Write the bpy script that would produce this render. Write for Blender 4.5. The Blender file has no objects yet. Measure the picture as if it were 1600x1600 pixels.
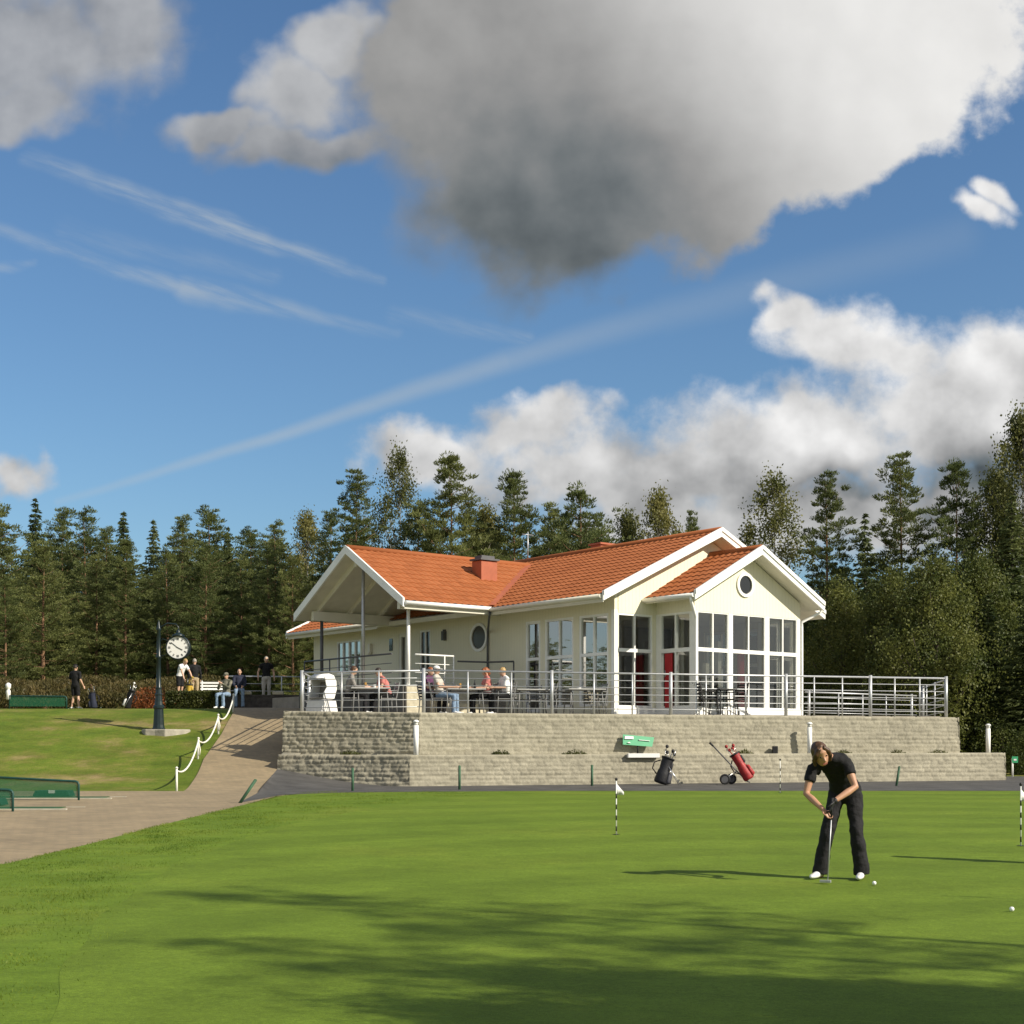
import bpy, bmesh, math, random
import numpy as np
from mathutils import Vector, Matrix
R = math.radians
random.seed(7)
rng = np.random.default_rng(11)
scene = bpy.context.scene
COL = scene.collection

# ------------------------------------------------------------------ camera
CAMZ, FPX, CX, HY = 1.6, 2270.0, 800.0, 1171.0
cam_d = bpy.data.cameras.new('camera')
cam = bpy.data.objects.new('camera', cam_d)
COL.objects.link(cam)
cam.location = (0, 0, CAMZ)
cam.rotation_euler = (R(90), 0, 0)
cam_d.sensor_width = 36.0
cam_d.lens = FPX / 1600 * 36.0
cam_d.shift_y = (HY - 800) / 1600
cam_d.clip_start = 0.1
cam_d.clip_end = 3000
scene.camera = cam

# ------------------------------------------------------------------ light
SUN_EL = R(33.5)
SUN_DIR = Vector((0.891 * math.cos(SUN_EL), -0.454 * math.cos(SUN_EL), math.sin(SUN_EL)))   # towards the sun
sun_d = bpy.data.lights.new('sun', 'SUN')
sun_d.energy = 4.5
sun_d.angle = R(0.53)
sun_d.color = (1.0, 0.92, 0.78)
sun = bpy.data.objects.new('sun', sun_d)
COL.objects.link(sun)
sun.rotation_euler = SUN_DIR.to_track_quat('Z', 'Y').to_euler()
scene.view_settings.view_transform = 'Standard'
scene.view_settings.look = 'None'
scene.view_settings.exposure = 0.5
scene.view_settings.gamma = 1.0


class X:
    """a socket with arithmetic, for writing shader maths"""
    nt = None

    def __init__(s, v):
        s.v = v

    @staticmethod
    def op(o, a, b=None, c=None):
        n = X.nt.nodes.new('ShaderNodeMath')
        n.operation = o
        for i, q in enumerate((a, b, c)):
            if q is None:
                continue
            q = q.v if isinstance(q, X) else q
            if isinstance(q, (int, float)):
                n.inputs[i].default_value = q
            else:
                X.nt.links.new(q, n.inputs[i])
        return X(n.outputs[0])

    def __add__(s, o): return X.op('ADD', s, o)
    def __radd__(s, o): return X.op('ADD', s, o)
    def __sub__(s, o): return X.op('SUBTRACT', s, o)
    def __rsub__(s, o): return X.op('SUBTRACT', o, s)
    def __mul__(s, o): return X.op('MULTIPLY', s, o)
    def __rmul__(s, o): return X.op('MULTIPLY', s, o)
    def __truediv__(s, o): return X.op('DIVIDE', s, o)
    def mx(s, o): return X.op('MAXIMUM', s, o)
    def mn(s, o): return X.op('MINIMUM', s, o)
    def sq(s): return X.op('SQRT', s)

    def sm(s, a, b):
        n = X.nt.nodes.new('ShaderNodeMapRange')
        n.interpolation_type = 'SMOOTHSTEP'
        X.nt.links.new(s.v, n.inputs[0])
        n.inputs[1].default_value = a
        n.inputs[2].default_value = b
        return X(n.outputs[0])


def node(nt, t, **kw):
    n = nt.nodes.new(t)
    for k, v in kw.items():
        setattr(n, k, v)
    return n


def make_sky():
    w = bpy.data.worlds.new('World')
    scene.world = w
    w.use_nodes = True
    nt = w.node_tree
    nt.nodes.clear()
    X.nt = nt
    L = nt.links.new
    out = node(nt, 'ShaderNodeOutputWorld')
    bg = node(nt, 'ShaderNodeBackground')
    L(bg.outputs[0], out.inputs[0])
    sky = node(nt, 'ShaderNodeTexSky', sky_type='NISHITA')
    sky.sun_disc = False
    sky.sun_elevation = SUN_EL
    sky.sun_rotation = math.atan2(SUN_DIR.x, SUN_DIR.y)
    sky.air_density = 1.25
    sky.dust_density = 0.25
    sky.ozone_density = 2.2
    tc = node(nt, 'ShaderNodeTexCoord')
    sp = node(nt, 'ShaderNodeSeparateXYZ')
    L(tc.outputs['Generated'], sp.inputs[0])
    x, y, z = X(sp.outputs[0]), X(sp.outputs[1]), X(sp.outputs[2])
    ym = y.mx(0.12)
    U = x / ym * 22.7 + 8.0          # direction measured on a far wall north of the green
    V = 11.71 - z / ym * 22.7

    def noise(uu, vv, scale, detail=8.0, rough=0.55, su=1.0, sv=1.0):
        cb = node(nt, 'ShaderNodeCombineXYZ')
        a, b = uu * su, vv * sv
        L(a.v, cb.inputs[0])
        L(b.v, cb.inputs[1])
        n = node(nt, 'ShaderNodeTexNoise')
        n.inputs['Scale'].default_value = scale
        n.inputs['Detail'].default_value = detail
        n.inputs['Roughness'].default_value = rough
        L(cb.outputs[0], n.inputs['Vector'])
        return X(n.outputs[0])
    n2 = noise(U, V, 0.55, 3.0)
    n3 = noise(V + 31.0, U + 17.0, 0.55, 3.0)
    n1 = noise(U, V, 0.75, 9.0, 0.60)
    ns = noise(U, V, 0.85, 4.0, 0.48)
    n1s = noise(U + 0.34, V - 0.30, 0.85, 4.0, 0.48)
    nf = noise(U, V, 2.6, 6.0, 0.6)
    Uw = U + (n2 - 0.5) * 2.2
    Vw = V + (n3 - 0.5) * 1.8

    def blob(cx, cy, rx, ry):
        a = (Uw - cx) / rx
        b = (Vw - cy) / ry
        return 1.0 - (a * a + b * b).sq()

    def union(bl):
        m = blob(*bl[0])
        for q in bl[1:]:
            m = X.op('SMOOTH_MAX', m, blob(*q), 0.22)
        return m
    ed = (n1 - 0.5) * 1.15
    # the big grey cloud overhead
    big = union([(9.6, 0.7, 4.2, 2.4), (8.5, 2.7, 2.6, 2.3), (11.4, 1.4, 3.0, 2.2), (14.0, 0.2, 2.4, 2.1), (13.5, 1.4, 2.1, 1.5), (12.4, 2.1, 1.6, 1.25), (10.4, 2.7, 1.9, 1.35), (6.9, 1.3, 1.6, 1.9)])
    m_big = ((big + ed * 0.44 + (nf - 0.5) * (((U - 9.0) / 4.0).mx(0.0).mn(1.0) * 0.16 + 0.12) + 0.05) / ((11.5 - U) * 0.055 + (V - 2.0) * 0.05 + 0.18).mx(0.24).mn(0.60)).sm(0.0, 1.0)
    # the left clouds and the little one between
    left = union([(0.4, 0.7, 1.9, 1.45), (2.0, 0.3, 1.3, 1.2), (0.2, 1.7, 1.5, 0.6)])
    m_left = (left + ed * 0.75 + (nf - 0.5) * 0.15).sm(-0.10, 0.60)
    mid = union([(5.15, 0.75, 0.95, 0.62), (4.6, 1.5, 1.2, 0.75), (3.5, 2.05, 1.2, 0.36), (4.7, 2.35, 1.8, 0.5)])
    m_mid = (mid + ed * 0.60 + (nf - 0.5) * 0.2).sm(-0.05, 0.55)
    # the cumulus bank low on the right
    low = union([(12.3, 6.95, 2.9, 1.05), (14.8, 6.5, 2.4, 1.6), (13.2, 5.35, 1.25, 0.8), (10.6, 7.5, 2.6, 0.8), (8.3, 6.75, 1.25, 0.5),
                 (15.9, 5.8, 1.5, 1.0), (15.6, 7.9, 3.0, 1.2), (12.3, 8.2, 4.6, 0.9), (9.0, 7.4, 2.2, 0.7), (6.7, 7.1, 1.3, 0.5), (12.5, 4.85, 0.6, 0.45), (13.9, 5.6, 1.4, 0.7), (0.1, 7.6, 0.65, 0.42), (15.4, 3.35, 0.45, 0.36), (15.7, 3.0, 0.40, 0.40)])
    m_low = (low + ed * 1.0 + (nf - 0.5) * 0.45 - 0.02).sm(-0.08, 0.56)

    def seg(ax, ay, bx, by, w0, w1, a0=1.0, a1=1.0, wp=0.55):
        dx, dy = bx - ax, by - ay
        l2 = dx * dx + dy * dy
        uu = U + (n2 - 0.5) * wp
        vv = V + (n3 - 0.5) * wp
        t = X.op('MULTIPLY', ((uu - ax) * dx + (vv - ay) * dy) / l2, 1.0)
        tcl = t.mx(0.0).mn(1.0)
        ex = uu - ax - tcl * dx
        ey = vv - ay - tcl * dy
        d = (ex * ex + ey * ey).sq() / (tcl * (w1 - w0) + w0)
        return (1.0 - d).sm(0.0, 1.0) * (tcl * (a1 - a0) + a0)
    st = noise(U + V * 0.4, V - U * 0.34, 1.0, 6.0, 0.65, 0.5, 4.0)
    cir = seg(0.5, 2.5, 3.4, 3.5, 0.22, 0.28, 0.35, 0.8).mx(seg(3.4, 3.5, 6.0, 4.35, 0.28, 0.12, 0.8, 0.35))
    cir = cir.mx(seg(-0.3, 3.5, 2.9, 4.5, 0.16, 0.25, 0.35, 0.6)).mx(seg(2.9, 4.5, 6.2, 5.2, 0.32, 0.14, 0.7, 0.15))
    cir = cir.mx(seg(1.0, 3.6, 4.2, 4.3, 0.3, 0.2, 0.15, 0.2)).mx(seg(-0.3, 4.25, 0.5, 4.1, 0.2, 0.1, 0.5, 0.2)).mx(seg(6.2, 4.9, 8.3, 5.25, 0.25, 0.2, 0.2, 0.3))
    cir = cir * (st.sm(0.34, 0.66) * 1.05 + 0.22)
    con = seg(0.9, 7.85, 4.2, 6.85, 0.10, 0.15, 0.25, 0.62, .1).mx(seg(4.2, 6.85, 7.9, 5.65, 0.15, 0.28, 0.62, 0.50, .1)).mx(seg(7.9, 5.65, 10.4, 4.9, 0.28, 0.36, 0.44, 0.24, .1)).mx(seg(10.4, 4.9, 15.0, 3.7, 0.4, 0.5, 0.24, 0.14, .1))
    wisp = cir.mx(con * (st * 0.3 + 0.85)).mn(1.0) * 0.62
    # brightness of each cloud: thick belly grey, sunward (right) rims bright
    rel = (ns - n1s)
    g_big = ((U - 9.3 + (2.2 - V) * 0.75) / 5.5).sm(0.0, 1.0) * 0.50 + 0.345 - blob(8.6, 3.6, 4.2, 3.3).mx(0.0).sm(0.0, 1.0) * 0.195 + rel * 0.16 + (n1 - 0.5) * 0.06
    g_left = rel * 0.45 + 0.43
    g_mid = rel * 0.4 + 0.56 - ((V - 1.3) / 1.2).mx(0.0).mn(1.0) * 0.26
    g_low = rel * 0.85 + 0.64 + (n1 - 0.5) * 0.24 + ((7.0 - V) * 0.11).mx(-0.1).mn(0.2) - blob(15.7, 7.5, 3.2, 1.2).mx(0.0) * 0.42 - blob(12.4, 7.55, 2.6, 0.5).mx(0.0) * 0.30 + blob(13.0, 6.8, 1.6, 0.7).mx(0.0) * 0.22 - blob(9.7, 7.9, 1.2, 0.4).mx(0.0) * 0.2
    # unseen rest of the sky: cloud added for window reflections and brighter ambient
    n4 = node(nt, 'ShaderNodeTexNoise')
    n4.inputs['Scale'].default_value = 3.2
    n4.inputs['Detail'].default_value = 6
    L(tc.outputs['Generated'], n4.inputs['Vector'])
    m_oth = X(n4.outputs[0]).sm(0.34, 0.52) * (0.36 - y).sm(0.0, 0.15)
    g_oth = X(n4.outputs[0]) * 0.9 + 0.12

    tint = node(nt, 'ShaderNodeMix', data_type='RGBA', blend_type='MULTIPLY')
    tint.inputs[0].default_value = 1.0
    L(sky.outputs[0], tint.inputs[6])
    tint.inputs[7].default_value = (SKY_T[0], SKY_T[1], SKY_T[2], 1)
    cur = tint.outputs[2]

    def over(cur, mask, g, warm=(1.0, 0.985, 0.955), cool=(0.86, 0.97, 1.0)):
        gg = g.mx(0.05) * CLOUD_GAIN
        f = g.sm(0.12, 0.34)
        c1 = node(nt, 'ShaderNodeMix', data_type='RGBA')
        L(f.v, c1.inputs[0])
        c1.inputs[6].default_value = (*cool, 1)
        c1.inputs[7].default_value = (*warm, 1)
        sc = node(nt, 'ShaderNodeVectorMath', operation='SCALE')
        L(c1.outputs[2], sc.inputs[0])
        L(gg.v, sc.inputs['Scale'])
        mx = node(nt, 'ShaderNodeMix', data_type='RGBA')
        L(mask.v, mx.inputs[0])
        L(cur, mx.inputs[6])
        L(sc.outputs[0], mx.inputs[7])
        return mx.outputs[2]
    cur = over(cur, wisp, n1 * 0.1 + 0.52, (0.86, 0.95, 1.0))
    cur = over(cur, m_oth * 0.85, g_oth)
    cur = over(cur, m_left * 0.80, g_left)
    cur = over(cur, m_mid * 0.85, g_mid)
    cur = over(cur, m_low * 0.95, g_low, (1.0, 0.985, 0.965))
    cur = over(cur, m_big * 0.97, g_big)
    L(cur, bg.inputs[0])
    bg.inputs[1].default_value = 0.073


SKY_T = (0.66, 0.86, 1.06)
CLOUD_GAIN = 9.5
make_sky()

# ------------------------------------------------------------------ materials
MATS = {}


def mat(name, col, rough=0.8, var=0.0, vscale=3.0, bump=0.0, bscale=20.0, metal=0.0, col2=None, spec=0.4, obj=False, randv=0.0):
    if name in MATS:
        return MATS[name]
    m = bpy.data.materials.new(name)
    m.use_nodes = True
    nt = m.node_tree
    L = nt.links.new
    b = nt.nodes['Principled BSDF']
    b.inputs['Roughness'].default_value = rough
    b.inputs['Metallic'].default_value = metal
    b.inputs['Specular IOR Level'].default_value = spec
    tc = node(nt, 'ShaderNodeTexCoord')
    vec = tc.outputs['Object']
    if var or col2:
        n = node(nt, 'ShaderNodeTexNoise')
        n.inputs['Scale'].default_value = vscale
        n.inputs['Detail'].default_value = 6
        L(vec, n.inputs['Vector'])
        r = node(nt, 'ShaderNodeValToRGB')
        r.color_ramp.elements[0].position = 0.33
        r.color_ramp.elements[1].position = 0.67
        c2 = col2 or tuple(c * (1 - var) for c in col)
        r.color_ramp.elements[0].color = (*c2, 1)
        r.color_ramp.elements[1].color = (*[min(1, c * (1 + var)) for c in col], 1)
        L(n.outputs[0], r.inputs[0])
        c_out = r.outputs[0]
    else:
        rgb = node(nt, 'ShaderNodeRGB')
        rgb.outputs[0].default_value = (*col, 1)
        c_out = rgb.outputs[0]
    if randv:
        oi = node(nt, 'ShaderNodeObjectInfo')
        hs = node(nt, 'ShaderNodeHueSaturation')
        mr = node(nt, 'ShaderNodeMapRange')
        mr.inputs[3].default_value = 1 - randv
        mr.inputs[4].default_value = 1 + randv
        L(oi.outputs['Random'], mr.inputs[0])
        L(mr.outputs[0], hs.inputs['Value'])
        mr2 = node(nt, 'ShaderNodeMapRange')
        mr2.inputs[3].default_value = 0.5 + randv * 0.06
        mr2.inputs[4].default_value = 0.5 - randv * 0.10
        L(oi.outputs['Random'], mr2.inputs[0])
        L(mr2.outputs[0], hs.inputs['Hue'])
        L(c_out, hs.inputs['Color'])
        c_out = hs.outputs[0]
    L(c_out, b.inputs['Base Color'])
    if bump:
        n = node(nt, 'ShaderNodeTexNoise')
        n.inputs['Scale'].default_value = bscale
        n.inputs['Detail'].default_value = 5
        L(vec, n.inputs['Vector'])
        bp = node(nt, 'ShaderNodeBump')
        bp.inputs['Strength'].default_value = bump
        bp.inputs['Distance'].default_value = 0.02
        L(n.outputs[0], bp.inputs['Height'])
        L(bp.outputs[0], b.inputs['Normal'])
    MATS[name] = m
    return m


def leaf_mat(name, dark, light, transl=0.3, scale=0.9):
    m = bpy.data.materials.new(name)
    m.use_nodes = True
    nt = m.node_tree
    L = nt.links.new
    nt.nodes.clear()
    out = node(nt, 'ShaderNodeOutputMaterial')
    tc = node(nt, 'ShaderNodeTexCoord')
    n = node(nt, 'ShaderNodeTexNoise')
    n.inputs['Scale'].default_value = scale
    n.inputs['Detail'].default_value = 5
    L(tc.outputs['Object'], n.inputs['Vector'])
    r = node(nt, 'ShaderNodeValToRGB')
    r.color_ramp.elements[0].position = 0.36
    r.color_ramp.elements[1].position = 0.66
    r.color_ramp.elements[0].color = (*dark, 1)
    r.color_ramp.elements[1].color = (*light, 1)
    L(n.outputs[0], r.inputs[0])
    oi = node(nt, 'ShaderNodeObjectInfo')
    hs = node(nt, 'ShaderNodeHueSaturation')
    mr = node(nt, 'ShaderNodeMapRange')
    mr.inputs[3].default_value = 0.78
    mr.inputs[4].default_value = 1.22
    L(oi.outputs['Random'], mr.inputs[0])
    L(mr.outputs[0], hs.inputs['Value'])
    mr2 = node(nt, 'ShaderNodeMapRange')
    mr2.inputs[3].default_value = 0.512
    mr2.inputs[4].default_value = 0.485
    L(oi.outputs['Random'], mr2.inputs[0])
    L(mr2.outputs[0], hs.inputs['Hue'])
    L(r.outputs[0], hs.inputs['Color'])
    d = node(nt, 'ShaderNodeBsdfPrincipled')
    d.inputs['Roughness'].default_value = 0.55
    d.inputs['Specular IOR Level'].default_value = 0.3
    L(hs.outputs[0], d.inputs['Base Color'])
    t = node(nt, 'ShaderNodeBsdfTranslucent')
    L(hs.outputs[0], t.inputs['Color'])
    mx = node(nt, 'ShaderNodeMixShader')
    mx.inputs[0].default_value = transl
    L(d.outputs[0], mx.inputs[1])
    L(t.outputs[0], mx.inputs[2])
    L(mx.outputs[0], out.inputs[0])
    MATS[name] = m
    return m


def glass_mat(name, tint=(0.75, 0.8, 0.78), refl=1.0, base=0.06):
    m = bpy.data.materials.new(name)
    m.use_nodes = True
    nt = m.node_tree
    nt.nodes.clear()
    L = nt.links.new
    out = node(nt, 'ShaderNodeOutputMaterial')
    tr = node(nt, 'ShaderNodeBsdfTransparent')
    tr.inputs[0].default_value = (*tint, 1)
    gl = node(nt, 'ShaderNodeBsdfGlossy')
    gl.inputs['Roughness'].default_value = 0.01
    gl.inputs[0].default_value = (1, 1, 1, 1)
    lw = node(nt, 'ShaderNodeLayerWeight')
    lw.inputs[0].default_value = 0.35
    mr = node(nt, 'ShaderNodeMapRange')
    L(lw.outputs['Fresnel'], mr.inputs[0])
    mr.inputs[3].default_value = base
    mr.inputs[4].default_value = refl
    mx = node(nt, 'ShaderNodeMixShader')
    L(mr.outputs[0], mx.inputs[0])
    L(tr.outputs[0], mx.inputs[1])
    L(gl.outputs[0], mx.inputs[2])
    L(mx.outputs[0], out.inputs[0])
    MATS[name] = m
    return m


def ramp_mix(nt, fac, stops):
    r = node(nt, 'ShaderNodeValToRGB')
    els = r.color_ramp.elements
    while len(els) < len(stops):
        els.new(0.5)
    for e, (p, c) in zip(els, stops):
        e.position = p
        e.color = (*c, 1)
    nt.links.new(fac, r.inputs[0])
    return r.outputs[0]


def grass_mat(name, kind):
    m = bpy.data.materials.new(name)
    m.use_nodes = True
    nt = m.node_tree
    L = nt.links.new
    b = nt.nodes['Principled BSDF']
    b.inputs['Roughness'].default_value = 0.8
    b.inputs['Specular IOR Level'].default_value = 0.12
    geo = node(nt, 'ShaderNodeNewGeometry')

    def nz(scale, detail=5, rough=0.6, stretch=(1, 1, 1), rot=0.0):
        mp = node(nt, 'ShaderNodeMapping')
        mp.inputs['Scale'].default_value = stretch
        mp.inputs['Rotation'].default_value = (0, 0, rot)
        L(geo.outputs['Position'], mp.inputs[0])
        n = node(nt, 'ShaderNodeTexNoise')
        n.inputs['Scale'].default_value = scale
        n.inputs['Detail'].default_value = detail
        n.inputs['Roughness'].default_value = rough
        L(mp.outputs[0], n.inputs['Vector'])
        return n.outputs[0]

    def mulc(c, fac, lo, hi):
        mr = node(nt, 'ShaderNodeMapRange')
        L(fac, mr.inputs[0])
        mr.inputs[1].default_value = 0.25
        mr.inputs[2].default_value = 0.75
        mr.inputs[3].default_value = lo
        mr.inputs[4].default_value = hi
        s = node(nt, 'ShaderNodeVectorMath', operation='SCALE')
        L(c, s.inputs[0])
        L(mr.outputs[0], s.inputs['Scale'])
        return s.outputs[0]
    if kind == 'green':
        c = ramp_mix(nt, nz(0.35, 5), [(0.30, (0.106, 0.162, 0.017)), (0.55, (0.127, 0.188, 0.020)), (0.75, (0.155, 0.206, 0.024))])
        c = mulc(c, nz(2.2, 4, 0.7, (0.75, 1.25, 1), R(8)), 0.86, 1.13)
        c = mulc(c, nz(7, 5, 0.75), 0.86, 1.13)
        c = mulc(c, nz(26, 4, 0.75), 0.74, 1.26)
        c = mulc(c, nz(120, 2, 0.7), 0.66, 1.34)
        # faint mowing passes that bend round the green
        mp = node(nt, 'ShaderNodeMapping')
        mp.inputs['Location'].default_value = (-6, -8, 0)
        L(geo.outputs['Position'], mp.inputs[0])
        wv = node(nt, 'ShaderNodeTexWave', wave_type='RINGS', rings_direction='Z')
        wv.inputs['Scale'].default_value = 0.16
        wv.inputs['Distortion'].default_value = 1.6
        wv.inputs['Detail'].default_value = 1
        wv.inputs['Detail Scale'].default_value = 0.4
        L(mp.outputs[0], wv.inputs[0])
        c = mulc(c, wv.outputs[1], 0.94, 1.06)
        bs, bd = 160, 0.35
    elif kind == 'rough':
        c = ramp_mix(nt, nz(0.5, 6), [(0.30, (0.098, 0.158, 0.015)), (0.5, (0.122, 0.186, 0.018)), (0.72, (0.158, 0.204, 0.026))])
        c = mulc(c, nz(2.6, 6, 0.75, (0.6, 1.2, 1)), 0.74, 1.22)
        c = mulc(c, nz(30, 4, 0.75), 0.70, 1.30)
        bs, bd = 60, 0.4
    else:   # lawn on the bank and everywhere else
        c = ramp_mix(nt, nz(0.42, 8, 0.70), [(0.34, (0.084, 0.132, 0.014)), (0.46, (0.118, 0.158, 0.019)), (0.54, (0.160, 0.168, 0.034)), (0.63, (0.255, 0.200, 0.085))])
        c = mulc(c, nz(1.3, 7, 0.72, (0.45, 0.8, 1)), 0.60, 1.34)
        c = mulc(c, nz(14, 4, 0.75), 0.74, 1.24)
        bs, bd = 25, 0.9
    L(c, b.inputs['Base Color'])
    bp = node(nt, 'ShaderNodeBump')
    bp.inputs['Strength'].default_value = bd
    bp.inputs['Distance'].default_value = 0.02
    L(nz(bs, 3, 0.7), bp.inputs['Height'])
    L(bp.outputs[0], b.inputs['Normal'])
    MATS[name] = m
    return m


def paver_mat():
    m = bpy.data.materials.new('pavers')
    m.use_nodes = True
    nt = m.node_tree
    L = nt.links.new
    b = nt.nodes['Principled BSDF']
    b.inputs['Roughness'].default_value = 0.85
    geo = node(nt, 'ShaderNodeNewGeometry')
    mp = node(nt, 'ShaderNodeMapping')
    mp.inputs['Rotation'].default_value = (0, 0, R(20))
    L(geo.outputs['Position'], mp.inputs[0])
    br = node(nt, 'ShaderNodeTexBrick')
    br.inputs['Color1'].default_value = (0.250, 0.194, 0.112, 1)
    br.inputs['Color2'].default_value = (0.300, 0.228, 0.132, 1)
    br.inputs['Mortar'].default_value = (0.20, 0.155, 0.10, 1)
    br.inputs['Scale'].default_value = 1.0
    br.inputs['Mortar Size'].default_value = 0.006
    br.inputs['Brick Width'].default_value = 0.21
    br.inputs['Row Height'].default_value = 0.14
    L(mp.outputs[0], br.inputs[0])
    n = node(nt, 'ShaderNodeTexNoise')
    n.inputs['Scale'].default_value = 0.9
    n.inputs['Detail'].default_value = 8
    n.inputs['Roughness'].default_value = 0.7
    L(geo.outputs['Position'], n.inputs[0])
    mr = node(nt, 'ShaderNodeMapRange')
    mr.inputs[1].default_value = 0.3
    mr.inputs[2].default_value = 0.7
    mr.inputs[3].default_value = 0.78
    mr.inputs[4].default_value = 1.2
    L(n.outputs[0], mr.inputs[0])
    s = node(nt, 'ShaderNodeVectorMath', operation='SCALE')
    L(br.outputs[0], s.inputs[0])
    L(mr.outputs[0], s.inputs['Scale'])
    L(s.outputs[0], b.inputs['Base Color'])
    bp = node(nt, 'ShaderNodeBump')
    bp.inputs['Strength'].default_value = 0.5
    bp.inputs['Distance'].default_value = 0.01
    bp.invert = True
    L(br.outputs[1], bp.inputs['Height'])
    L(bp.outputs[0], b.inputs['Normal'])
    MATS['pavers'] = m
    return m


def siding_mat(name, col, pitch=0.14):
    """painted vertical boarding: fine dark grooves along the wall (object space)"""
    m = bpy.data.materials.new(name)
    m.use_nodes = True
    nt = m.node_tree
    L = nt.links.new
    b = nt.nodes['Principled BSDF']
    b.inputs['Roughness'].default_value = 0.6
    b.inputs['Specular IOR Level'].default_value = 0.25
    tc = node(nt, 'ShaderNodeTexCoord')
    sp = node(nt, 'ShaderNodeSeparateXYZ')
    L(tc.outputs['Object'], sp.inputs[0])
    X.nt = nt
    a = (X(sp.outputs[0]) + X(sp.outputs[1])) / pitch
    f = X.op('FRACT', a)
    g = X.op('ABSOLUTE', f - 0.5).sm(0.42, 0.5)
    n = node(nt, 'ShaderNodeTexNoise')
    n.inputs['Scale'].default_value = 1.4
    n.inputs['Detail'].default_value = 6
    L(tc.outputs['Object'], n.inputs[0])
    k = (1.0 - g * 0.12) * (X(n.outputs[0]) * 0.14 + 0.93)
    s = node(nt, 'ShaderNodeVectorMath', operation='SCALE')
    s.inputs[0].default_value = col
    L(k.v, s.inputs['Scale'])
    L(s.outputs[0], b.inputs['Base Color'])
    bp = node(nt, 'ShaderNodeBump')
    bp.inputs['Strength'].default_value = 0.5
    bp.inputs['Distance'].default_value = 0.01
    bp.invert = True
    L(g.v, bp.inputs['Height'])
    L(bp.outputs[0], b.inputs['Normal'])
    MATS[name] = m
    return m


def block_mat():
    m = bpy.data.materials.new('split_block')
    m.use_nodes = True
    nt = m.node_tree
    L = nt.links.new
    b = nt.nodes['Principled BSDF']
    b.inputs['Roughness'].default_value = 0.95
    b.inputs['Specular IOR Level'].default_value = 0.1
    at = node(nt, 'ShaderNodeAttribute', attribute_name='tone')
    geo = node(nt, 'ShaderNodeNewGeometry')
    n = node(nt, 'ShaderNodeTexNoise')
    n.inputs['Scale'].default_value = 18
    n.inputs['Detail'].default_value = 6
    n.inputs['Roughness'].default_value = 0.75
    L(geo.outputs['Position'], n.inputs[0])
    X.nt = nt
    n2 = node(nt, 'ShaderNodeTexNoise')
    n2.inputs['Scale'].default_value = 0.7
    n2.inputs['Detail'].default_value = 6
    L(geo.outputs['Position'], n2.inputs[0])
    k = (X(at.outputs['Fac']) * 0.24 + 0.88) * (X(n.outputs[0]) * 0.75 + 0.62) * (X(n2.outputs[0]) * 0.5 + 0.75)
    s = node(nt, 'ShaderNodeVectorMath', operation='SCALE')
    s.inputs[0].default_value = (0.328, 0.304, 0.234)
    L(k.v, s.inputs['Scale'])
    L(s.outputs[0], b.inputs['Base Color'])
    bp = node(nt, 'ShaderNodeBump')
    bp.inputs['Strength'].default_value = 0.7
    bp.inputs['Distance'].default_value = 0.02
    L(n.outputs[0], bp.inputs['Height'])
    L(bp.outputs[0], b.inputs['Normal'])
    MATS['split_block'] = m
    return m


def tile_mat():
    m = bpy.data.materials.new('roof_tile')
    m.use_nodes = True
    nt = m.node_tree
    L = nt.links.new
    b = nt.nodes['Principled BSDF']
    b.inputs['Roughness'].default_value = 0.75
    b.inputs['Specular IOR Level'].default_value = 0.2
    tc = node(nt, 'ShaderNodeTexCoord')
    n = node(nt, 'ShaderNodeTexNoise')
    n.inputs['Scale'].default_value = 1.3
    n.inputs['Detail'].default_value = 8
    n.inputs['Roughness'].default_value = 0.7
    L(tc.outputs['Object'], n.inputs[0])
    wn = node(nt, 'ShaderNodeAttribute', attribute_name='tone')
    X.nt = nt
    f = X(n.outputs[0]) * 0.6 + X(wn.outputs['Fac']) * 0.4
    c = ramp_mix(nt, f.v, [(0.25, (0.295, 0.095, 0.033)), (0.5, (0.335, 0.110, 0.038)), (0.75, (0.37, 0.125, 0.046))])
    L(c, b.inputs['Base Color'])
    MATS['roof_tile'] = m
    return m


# ------------------------------------------------------------------ mesh helpers
def tag(o, label=None, cat=None, group=None, kind=None):
    if label: o['label'] = label
    if cat: o['category'] = cat
    if group: o['group'] = group
    if kind: o['kind'] = kind
    return o


def empty(name, loc, rz=0.0, label=None, cat=None, group=None):
    o = bpy.data.objects.new(name, None)
    o.empty_display_size = 0.3
    COL.objects.link(o)
    o.location = loc
    o.rotation_euler = (0, 0, rz)
    return tag(o, label, cat, group)


def link_mesh(name, me, m, parent=None):
    o = bpy.data.objects.new(name, me)
    COL.objects.link(o)
    if m is not None:
        me.materials.append(m)
    if parent is not None:
        o.parent = parent
    return o


def np_mesh(name, V, F, smooth=False):
    """V (n,3), F (m,k) all faces with k corners"""
    me = bpy.data.meshes.new(name)
    V = np.asarray(V, dtype=np.float32)
    F = np.asarray(F, dtype=np.int32)
    m, k = F.shape
    me.vertices.add(len(V))
    me.vertices.foreach_set('co', V.ravel())
    me.loops.add(m * k)
    me.loops.foreach_set('vertex_index', F.ravel())
    me.polygons.add(m)
    me.polygons.foreach_set('loop_start', np.arange(0, m * k, k, dtype=np.int32))
    me.polygons.foreach_set('loop_total', np.full(m, k, dtype=np.int32))
    if smooth:
        me.polygons.foreach_set('use_smooth', np.ones(m, dtype=bool))
    me.update(calc_edges=True)
    return me


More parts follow.
